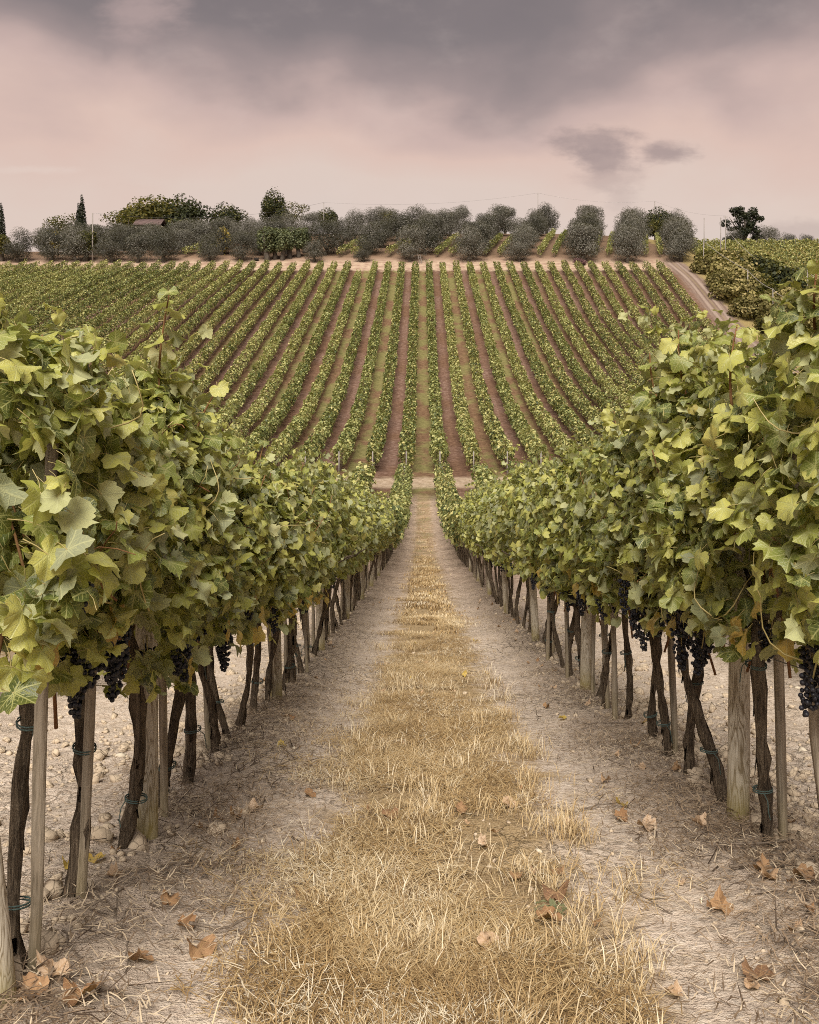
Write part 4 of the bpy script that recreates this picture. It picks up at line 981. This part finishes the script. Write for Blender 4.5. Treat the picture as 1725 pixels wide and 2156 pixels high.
# ------------------------------------------------------------------ farmhouse, poles, fence
d = 232; x0, x1 = PX(283, d), PX(336, d); zr, ze = (740 - 459) / 2070 * d, (740 - 473) / 2070 * d
hx, hz = (x0 + x1) / 2, T((x0 + x1) / 2, d)
house = empty('farmhouse', (hx, d, hz), 'low farmhouse with faded brown tiled roof half hidden behind olives', 'house')
hw = (x1 - x0) / 2; a_ = Acc(); a_.add(*box(-hw, hw, 0, 6, -1, ze - hz)); obj('wall', a_.mesh('wall', M_wall), house)
a_ = Acc(); o = .35; e0, r0 = ze - hz - .1, zr - hz
V = np.array([(-hw - o, -o, e0), (hw + o, -o, e0), (hw + o, 3, r0), (-hw - o, 3, r0), (hw + o, 6 + o, e0), (-hw - o, 6 + o, e0)]); V = np.vstack([V, V + [0, 0, .14]])
F = [(0, 2, 1), (0, 3, 2), (3, 4, 2), (3, 5, 4), (6, 7, 8), (6, 8, 9), (9, 8, 10), (9, 10, 11), (0, 1, 7), (0, 7, 6), (5, 11, 10), (5, 10, 4), (1, 2, 8), (1, 8, 7), (2, 4, 10), (2, 10, 8), (0, 6, 9), (0, 9, 3), (3, 9, 11), (3, 11, 5)]
a_.add(V, F)
for q in range(24):                                    # courses of curved tiles down the near slope
    xx = -hw - o + .2 + q * (2 * hw + 2 * o - .3) / 23; v, f = tube([(xx, -o, e0 + .15), (xx, 3, r0 + .15)], .09, 6); a_.add(v, f)
obj('roof', a_.mesh('roof', M_roof), house)
for q in (-1.5, 1.2):
    a_ = Acc(); a_.add(*box(q - .4, q + .4, -.04, .02, ze - hz - 2.0, ze - hz - .8)); obj('window', a_.mesh('window', M_shut), house)
def pole(x, top, d, label, r=.11, arm=False, base=None):
    X = PX(x, d); z = T(X, d) if base is None else base; h = (740 - top) / 2070 * d - z
    root = empty('utility_pole', (X, d, z), label, 'pole', 'poles on the hill')
    a_ = Acc(); v, f = tube([(0, 0, -.4), (0, 0, h * .5), (0, 0, h)], [r, r * .85, r * .7], 8); a_.add(v, f); obj('shaft', a_.mesh('shaft', M_pole, True), root)
    a_ = Acc(); a_.add(*box(-.5 if arm else -.12, .5 if arm else .12, -.05, .05, h - .35, h - .22)); obj('crossarm', a_.mesh('crossarm', M_pole), root)
    return np.array([X, d, z + h])
P1 = pole(195, 448, 198, 'grey pole standing at the left edge of the far field below the cypresses', .16)
P2 = pole(682, 426, 240, 'thin pole among the olives left of the middle')
P3 = pole(1133, 406, 255, 'tall thin pole above the olives right of the middle')
P4 = pole(1379, 423, 250, 'pole rising over the golden bush at the grove end', .15)
P5 = pole(1483, 458, 225, 'thin pole just right of the olive grove')
P6 = pole(1518, 457, 205, 'pole standing in the scrub left of the lone dark tree', .13)
P7 = pole(1528, 454, 240, 'pole with small lamp arm close to the lone dark tree', .13, True)
def wire(A, B, sag, label, r=.014, group='overhead wires'):
    t = np.linspace(0, 1, 16)[:, None]; P = A * (1 - t) + B * t; P[:, 2] -= (4 * sag * t * (1 - t))[:, 0]
    a_ = Acc(); v, f = tube(P, r, 5); a_.add(v, f); obj('overhead_wire', a_.mesh('overhead_wire', M_wire), label=label, category='wire', group=group)
wire(P1, P2, 2.2, 'overhead wire sagging between the left pole and the olive pole', .02)
wire(P2, P3, 1.5, 'overhead wire between the two poles above the middle olives')
wire(P3, P4, 1.2, 'overhead wire running to the pole at the grove end')
wire(P4, P7, 1.0, 'overhead wire from the grove end towards the lone dark tree')
# boundary fence climbing the bank
def fence(points, label):
    root = empty('wire_fence', (0, 0, 0), label, 'fence', 'sloping wire fences on the bank'); tops = []
    for (x, top, d, h) in points:
        X = PX(x, d); zt = (740 - top) / 2070 * d; zb = min(T(X, d) - .2, zt - h); a_ = Acc(); v, f = tube([(X, d, zb), (X, d, zt)], .085, 7); a_.add(v, f); obj('post', a_.mesh('post', M_pole, True), root); tops.append(np.array([X, d, zt - .1]))
    for A, B in zip(tops[:-1], tops[1:]):
        t = np.linspace(0, 1, 8)[:, None]; P = A * (1 - t) + B * t; P[:, 2] -= (4 * .4 * t * (1 - t))[:, 0]; a_ = Acc(); v, f = tube(P, .05, 5); a_.add(v, f); obj('cable', a_.mesh('cable', M_pole, True), root)
fence([(1482, 506, 188, 3), (1575, 568, 170, 2), (1628, 608, 160, 2), (1666, 626, 152, 5)], 'lower grey cable on posts sloping down over the scrub bank')
fence([(1528, 478, 215, 3), (1588, 540, 200, 2), (1655, 560, 186, 2), (1701, 569, 172, 8), (1740, 592, 165, 5)], 'upper grey cable on posts along the edge of the right field')
# small dark crate at the field edge and a ladder under an olive
d = 199; X = PX(540, d); b = empty('field_box', (X, d, T(X, d)), 'small dark box on the pale headland below the hilltop trees', 'box')
a_ = Acc(); a_.add(*box(-.42, .42, -.3, .3, .15, .62)); obj('body', a_.mesh('body', M_box), b)
for q in (-.34, .34):
    a_ = Acc(); a_.add(*box(q - .05, q + .05, -.25, .25, -.05, .15)); obj('leg', a_.mesh('leg', M_box), b)
a_ = Acc(); a_.add(*box(-.48, .48, -.35, .35, .62, .68)); obj('lid', a_.mesh('lid', M_box), b)
d = 196.5; X = PX(890, d); ld = empty('ladder', (X, d, T(X, d)), 'pale ladder leaning into a front olive tree', 'ladder')
for q in (-.22, .22):
    a_ = Acc(); v, f = tube([(q - .3, 0, 0), (q - .75, .9, 2.0)], .045, 6); a_.add(v, f); obj('rail', a_.mesh('rail', M_pole), ld)
for q in range(5):
    t = (q + .6) / 5.4; a_ = Acc(); v, f = tube([(-.52 - .45 * t, .9 * t, 2 * t), (-.08 - .45 * t, .9 * t, 2 * t)], .03, 6); a_.add(v, f); obj('rung', a_.mesh('rung', M_pole), ld)

# ------------------------------------------------------------------ dry grass, litter, clods
def blades(n, xs, ys, hmin, hmax, wd, lean, mat, name, label, lift=0.0, flat=False):
    z = terrain(xs, ys) + relief(xs, ys)
    az = rng.uniform(0, 6.283, n); h = rng.uniform(hmin, hmax, n); ln = rng.uniform(lean[0], lean[1], n)
    d = np.column_stack([np.cos(az), np.sin(az), np.zeros(n)]); s = np.column_stack([-np.sin(az), np.cos(az), np.zeros(n)]); up = np.array([0, 0, 1.])
    b = np.column_stack([xs, ys, z + lift]); w_ = (wd * rng.uniform(.6, 1.3, n))[:, None] * s
    lf = rng.uniform(0, .035, n) if flat else np.zeros(n); b[:, 2] += lf
    vz = h * np.sqrt(np.clip(1 - ln**2 * .6, .06, 1)); p1 = b + d * (h * ln * .42)[:, None] + up * (vz * .6 + h * .12)[:, None] * (1 if not flat else .10)
    p2 = b + d * (h * (ln if not flat else 1))[:, None] + up * (vz if not flat else rng.uniform(-.25, .3, n) * h)[:, None]
    V = np.stack([b - w_, b + w_, p1 - w_ * .8, p1 + w_ * .8, p2], 1).reshape(-1, 3)
    F = (np.array([(0, 1, 3), (0, 3, 2), (2, 3, 4)])[None] + (np.arange(n) * 5)[:, None, None]).reshape(-1, 3)
    tint = np.repeat(np.clip(rng.random(n) * .6 + .75 * (vnoise(xs, ys, 1.6) + .5) - .18 + .25 * vnoise(xs, ys, 6), 0, .999), 5)
    return obj(name, fast_mesh(name, V, F, mat, False, tint), kind='stuff', label=label, category='grass')
def strip_points(n, dmin, dmax, half, power=1.0):
    u = rng.random(n); y = dmin * (dmax / dmin) ** (u ** power)
    x = X_C - .07 + .06 * np.sin(y * .9) + half * np.clip(rng.standard_normal(n) * .52, -1.5, 1.5)
    dens = vnoise(x, y, 2.1) + .6 * vnoise(x, y, .9) + .5 * vnoise(x, y, 5)
    keep = dens > rng.uniform(-.45, .4, n) + .35 * (np.abs(x - X_C) > half * .8)
    return x[keep], y[keep]
x, y = strip_points(100000, 2.1, 17, .62); blades(len(x), x, y, .02, .062, .0017, (.8, 1.28), M_straw, 'dry_grass', 'straw-coloured dry grass strip down the middle of the alley')
x, y = strip_points(190000, 2.1, 16, .64); blades(len(x), x, y, .04, .12, .0016, (.9, 1.3), M_straw, 'grass_thatch', 'flattened dry grass stems lying on the grass strip', .006, True)
x, y = strip_points(60000, 13, 62, .52); k_ = rng.random(len(x)) < 1 - .75 * sst(y, 16, 55); x, y = x[k_], y[k_]
blades(len(x), x, y, .03, .08, .0055, (.5, 1.28), M_straw, 'sparse_grass', 'thinning dry grass in the middle of the alley further down')
# tufts of taller bleached grass
tx, ty = [], []
for q in range(120):
    cy = 2.3 * (12 / 2.3) ** rng.random(); cx = X_C + rng.choice([-1, 1]) * rng.uniform(.05, .62); m_ = int(rng.integers(40, 110)); r_ = rng.uniform(.03, .09)
    tx.append(cx + rng.standard_normal(m_) * r_); ty.append(cy + rng.standard_normal(m_) * r_ * 1.4)
tx = np.concatenate(tx); ty = np.concatenate(ty); blades(len(tx), tx, ty, .05, .12, .0017, (.5, 1.25), M_straw, 'grass_tufts', 'taller bleached grass tufts in the grass strip')
# chaff, bark bits and stems under the vines
n = 56000; y = 2.1 * (26 / 2.1) ** rng.random(n); sd_ = rng.choice([-1, 1], n); x = X_C + sd_ * (S / 2 + rng.standard_normal(n) * .30 - .12)
k_ = vnoise(x, y, 1.7) + .5 * vnoise(x, y, 4.5) > rng.uniform(-.45, .35, n); blades(int(k_.sum()), x[k_], y[k_], .02, .09, .0022, (.9, 1.2), M_litter, 'vine_litter', 'brown bark bits and dry stems littering the soil under the vines', .008, True)
n = 8000; y = 2.1 * (14 / 2.1) ** rng.random(n); x = X_C + rng.uniform(-3.4, 3.4, n); blades(n, x, y, .015, .06, .0018, (.9, 1.2), M_litter, 'chaff', 'fine straw chaff scattered over the bare soil', .006, True)
n = 3600; y = 2.2 * (20 / 2.2) ** rng.random(n); x = X_C + rng.choice([-1, 1], n) * (S / 2 - .10 + rng.standard_normal(n) * .17); k_ = vnoise(x * .5, y, 1.2) > rng.uniform(-.3, .35, n)
blades(int(k_.sum()), x[k_], y[k_], .05, .20, .0032, (.9, 1.2), M_debris, 'twig_litter', 'dark broken twigs drifted along the trunk lines', .01, True)
def clod(seed):
    r_ = np.random.default_rng(seed); V = ICO1[0] * (1 + .28 * r_.standard_normal((len(ICO1[0]), 1))) * np.array([1, .85, .62]); return V, ICO1[1]
CL = [clod(s) for s in range(6)]
acc = Acc(); n = 9500; y = 2.2 * (22 / 2.2) ** rng.random(n); x = X_C + rng.choice([-1, 1], n) * (np.abs(rng.standard_normal(n)) * .8 + 1.15)
x = np.where(rng.random(n) < .12, X_C + rng.uniform(-1.3, 1.3, n), x); zc = terrain(x, y) + relief(x, y)
sz = np.clip(.006 + .0125 * rng.exponential(1, n), .006, .06) * np.where(np.abs(x - X_C) < 1.25, .5, 1.0)
keep = vnoise(x, y, 1.4) > rng.uniform(-.5, .25, n)
x, y, zc, sz = x[keep], y[keep], zc[keep], sz[keep]; pk = rng.integers(0, 6, len(x)); fr = frames(np.array([[0, 0, 1.]]).repeat(len(x), 0) + .4 * randn(len(x)), randn(len(x)))
for q in range(6):
    k_ = pk == q; scatter(acc, CL[q][0], CL[q][1], np.column_stack([x, y, zc + sz * .2])[k_], fr[k_], sz[k_], rng.random(int(k_.sum())))
obj('soil_clods', acc.mesh('soil_clods', M_clod), kind='stuff', label='crumbled pale clay clods on the tilled soil', category='soil')

# ------------------------------------------------------------------ single things lying on the ground
def at(px_, py_):
    """ground point seen at a place of the photograph (display pixels): used once to survey positions"""
    d = np.geomspace(1.8, 70, 4000); X = (px_ - 888) / 2070 * d; zz = (740 - py_) / 2070 * d; g = terrain(X, d); i = int(np.argmax(g >= zz)); return float(X[i]), float(d[i])
def big_clod(px_, py_, s, label):
    X, d = at(px_, py_); r_ = np.random.default_rng(int(px_)); V = ICO2[0] * (1 + .15 * r_.standard_normal((len(ICO2[0]), 1))); V = np.sign(V) * np.abs(V) ** .8 * np.array([1, .9, .6]); a_ = Acc(); a_.add(V, ICO2[1])
    obj('clay_clod', a_.mesh('clay_clod', M_clod, False), None, (X, d, G(X, d) + s * .2), (0, 0, r_.random() * 6), (s,) * 3, label=label, category='clod', group='large clay clods')
big_clod(1478, 1612, .075, 'large cracked pale clay clod left of the first right-hand post')
big_clod(1462, 1655, .05, 'smaller clay clod just below the large cracked clod')
big_clod(95, 1790, .05, 'pale clay clod between the leftmost stakes'); big_clod(375, 1722, .04, 'pale clay lump behind the left vine trunks')
big_clod(455, 1762, .045, 'pale clay lump on the wheel track right of the left post')
DRY = []
for s in range(8):
    V, F, luv, mi = leaf_template(200 + s, 16, -.5 + .3 * (s % 3), .35 + .45 * (s % 4) / 4, .22, False, True, .55 * (1 if s % 2 else -1)); DRY.append(fast_mesh('dry_leaf', V, F, M_dry, True, None, luv))
PALE_DRY = []
for s in range(3):
    V, F, luv, mi = leaf_template(220 + s, 16, -.35, .5, .2, False, True, .5); PALE_DRY.append(fast_mesh('dry_leaf', V, F, M_yellow, True, None, luv))
def fallen(px_, py_, s, label, me, n):
    X, d = at(px_, py_); r_ = np.random.default_rng(int(px_ * 3 + py_))
    obj('fallen_leaf', me, None, (X, d, G(X, d) + s * .18 + (.02 if abs(X - X_C) < .5 else .006)), (r_.normal() * .16, r_.normal() * .16, r_.random() * 6.28), (s, s, s * .8), label=label, category='leaf', group='fallen vine leaves')
MAIN = [(418, 2012, .085, 'large pale tan curled leaf on the bare track, bottom left of the grass', 2), (300, 2035, .075, 'brown leaf lying near the bottom left post', 0), (385, 1960, .06, 'rusty leaf beside a twig below the left vines', 3), (640, 1880, .075, 'pink-tan curled leaf at the left edge of the grass strip', 2),
        (1172, 1890, .085, 'pale folded leaf standing in the grass on the right side', 2), (1040, 2015, .085, 'tan leaf lying in the grass near the bottom middle', 1), (1160, 1950, .08, 'orange-brown leaf under the small green rosette', 0), (1088, 1850, .045, 'small pinkish leaf right of the middle of the grass', 2), (820, 1728, .07, 'long reddish brown leaf in the grass, left of middle', 4),
        (975, 1722, .055, 'reddish leaf in the middle of the grass strip', 4), (1360, 1750, .085, 'large crumpled tan leaf on the right track', 2), (1305, 1725, .06, 'golden brown leaf beside the large crumpled leaf', 3), (1200, 1740, .06, 'curled tan leaf at the right edge of the grass', 1), (1520, 1925, .075, 'brown crumpled leaf on the soil at lower right', 0), (1600, 2060, .085, 'wide brown leaf near the bottom right corner', 1),
        (1690, 1880, .08, 'pale brown leaf under the right vines near the picture edge', 2), (1185, 1520, .055, 'pale yellow leaf on the right track by the first posts', 'p'), (595, 1590, .055, 'pale yellow curled leaf on the left track', 'p'), (195, 1840, .075, 'yellow and white curled leaf at the foot of the third left vine', 'p'), (1425, 2085, .05, 'rusty leaf on the soil below the right end of the grass', 3),
        (115, 2110, .085, 'orange-brown leaf in the heap at the bottom left corner', 0), (170, 2135, .085, 'golden leaf in the heap at the bottom left corner', 3), (70, 2150, .08, 'dark rusty leaf in the heap at the bottom left corner', 4), (915, 1340, .05, 'pale leaf in the grass strip far up the alley', 2), (655, 1680, .055, 'tan leaf at the left border of the grass, mid way', 1)]
for n_, (px_, py_, s, lab, kd) in enumerate(MAIN): fallen(px_, py_, s * .68, lab, PALE_DRY[n_ % 3] if kd == 'p' else DRY[kd], n_)
PLACES = [(3.3, 'closest to the camera'), (4.2, 'just before the first whole posts'), (6.0, 'just past the first whole posts'), (8.0, 'just before the second posts'), (11.5, 'between the second and third posts'), (16, 'between the third and fourth posts'), (99, 'beyond the fourth posts')]
def place(d): return next(w_ for lim, w_ in PLACES if d < lim)
zones = [(-1.45, -.75, 'dry leaf in the litter under the left vines'), (.95, 1.6, 'dry leaf in the litter under the right vines'), (-.55, .7, 'dry leaf caught in the grass strip')]
for q in range(130):
    a, b, lab = zones[(0, 1, 1, 2)[q % 4]]; d = 2.7 * (22 / 2.7) ** random.random(); X = random.uniform(a, b)
    s = random.uniform(.018, .045)
    obj('fallen_leaf', random.choice(DRY + PALE_DRY[:1]), None, (X, d, G(X, d) + s * .25 + (.015 if abs(X - X_C) < .5 else .005)), (random.gauss(0, .3), random.gauss(0, .3), random.random() * 6.28), (s,) * 3, label=('tiny ' if s < .027 else ('small ' if s < .036 else 'broad ')) + lab + ', ' + place(d), category='leaf', group=lab)
def twig_mesh(seed):
    r_ = np.random.default_rng(seed); L = r_.uniform(.12, .30); n = 7; t = np.linspace(-.5, .5, n)
    P = np.column_stack([L * t, .04 * L * np.sin(t * 4 + seed) + .018 * L * r_.standard_normal(n), .004 * r_.standard_normal(n) + .004]); acc = Acc(); v, f = tube(P, np.linspace(.0042, .002, n), 6, True, .12); acc.add(v, f)
    if seed % 2: i = 3; v, f = tube([P[i], P[i] + [L * .12, L * .12, .01], P[i] + [L * .26, L * .16, .02]], [.004, .003, .002], 5); acc.add(v, f)
    return acc.mesh('pruned_twig', M_twig, True)
TW = [twig_mesh(s) for s in range(8)]
for q, (px_, py_, az, s, lab) in enumerate([(290, 1860, .2, 1.5, 'long forked twig under the post on the left side'), (480, 1975, -.3, 1.3, 'dark twig on the soil left of the grass near the rusty leaf'), (235, 2120, -.4, 1.4, 'dark twig pointing at the bottom left leaf heap'), (400, 1835, .5, 1.2, 'thin grey twig on the litter right of the left post'), (1600, 1810, .25, 1.3, 'grey stick at the foot of the first right post'), (1640, 1850, .15, 1.5, 'long bleached stick at the foot of the right trunk'), (1410, 1665, .2, 1.2, 'dark stick on the soil between right vines'), (1365, 1905, -1.0, .9, 'short crooked grey twig on the right track'), (1310, 1970, .3, .9, 'dark thin twig at the right edge of the grass'), (1260, 1700, .35, 1.0, 'dark twig slanting on the right track'), (1690, 2000, .4, 1.3, 'thin stick near the right picture edge'), (190, 1960, -.4, 1.2, 'pale thin stick left of the second left vine'), (1300, 1545, .1, 1.4, 'twig bundle piece under the right-hand stakes'), (600, 1520, .2, 1.3, 'twig beside the second left post')]):
    X, d = at(px_, py_); obj('pruned_twig', TW[q % 8], None, (X, d, G(X, d) + .012), (0, 0, az), (s,) * 3, label=lab, category='twig', group='pruned twigs on the soil')
for q in range(100):
    sd_ = random.choice((-1, 1)); d = 2.5 * (16 / 2.5) ** random.random(); X = X_C + sd_ * random.gauss(1.12, .2)
    ts_ = random.uniform(.4, 1.0)
    obj('pruned_twig', TW[q % 8], None, (X, d, G(X, d) + .014), (random.gauss(0, .05), random.gauss(0, .08), random.random() * 6.28), (ts_,) * 3, label=f'{"short" if ts_ < .6 else ("medium" if ts_ < .8 else "long")} {"forked" if q % 2 else "straight"} dark twig under the {"left" if sd_ < 0 else "right"} vine row, {place(d)}', category='twig', group=f'pruned twigs under the {"left" if sd_ < 0 else "right"} vines')
ST = []
for s in range(3):
    V = ICO1[0] * (1 + .18 * np.random.default_rng(s).standard_normal((len(ICO1[0]), 1))) * np.array([1, .7, .45]); ST.append(fast_mesh('pale_stone', V, ICO1[1], M_stone))
for q, (px_, py_, s, lab) in enumerate([(1680, 1450, .035, 'pale flat stone behind the first right-hand post'), (1505, 1900, .02, 'small white stone beside the brown leaf at lower right'), (620, 1588, .022, 'small pale stone beside the pale yellow leaf on the left track'), (590, 1460, .03, 'pale rounded stone behind the second left post'), (1690, 1590, .04, 'pale half buried stone near the right picture edge'), (1135, 1790, .018, 'tiny white stone in the grass on the right'), (255, 1590, .04, 'pale flat stone behind the left trunks')]):
    X, d = at(px_, py_); obj('pale_stone', ST[q % 3], None, (X, d, G(X, d) + s * .2), (0, .1, q * 1.1), (s,) * 3, label=lab, category='stone', group='pale stones on the soil')
# small green weed rosette in the grass
X, d = at(1162, 1932); wd = empty('weed_rosette', (X, d, G(X, d)), 'small grey-green weed rosette in the dry grass at lower right', 'weed')
for q in range(22):
    a = q * 2.4; L = random.uniform(.018, .03); V = CARD[0] * np.array([.45, 1, 1]) + [0, .9, .25]; a_ = Acc(); a_.add(V, CARD[1])
    if q == 0: me_w = a_.mesh('leaf', M_weed)
    obj('leaf', me_w, wd, (math.cos(a) * .012 * (q % 5), math.sin(a) * .012 * (q % 5), .02), (random.uniform(-.1, .5), 0, a), (L,) * 3)
print('objects', len(bpy.data.objects), 'tris', sum(len(m.polygons) for m in bpy.data.meshes))
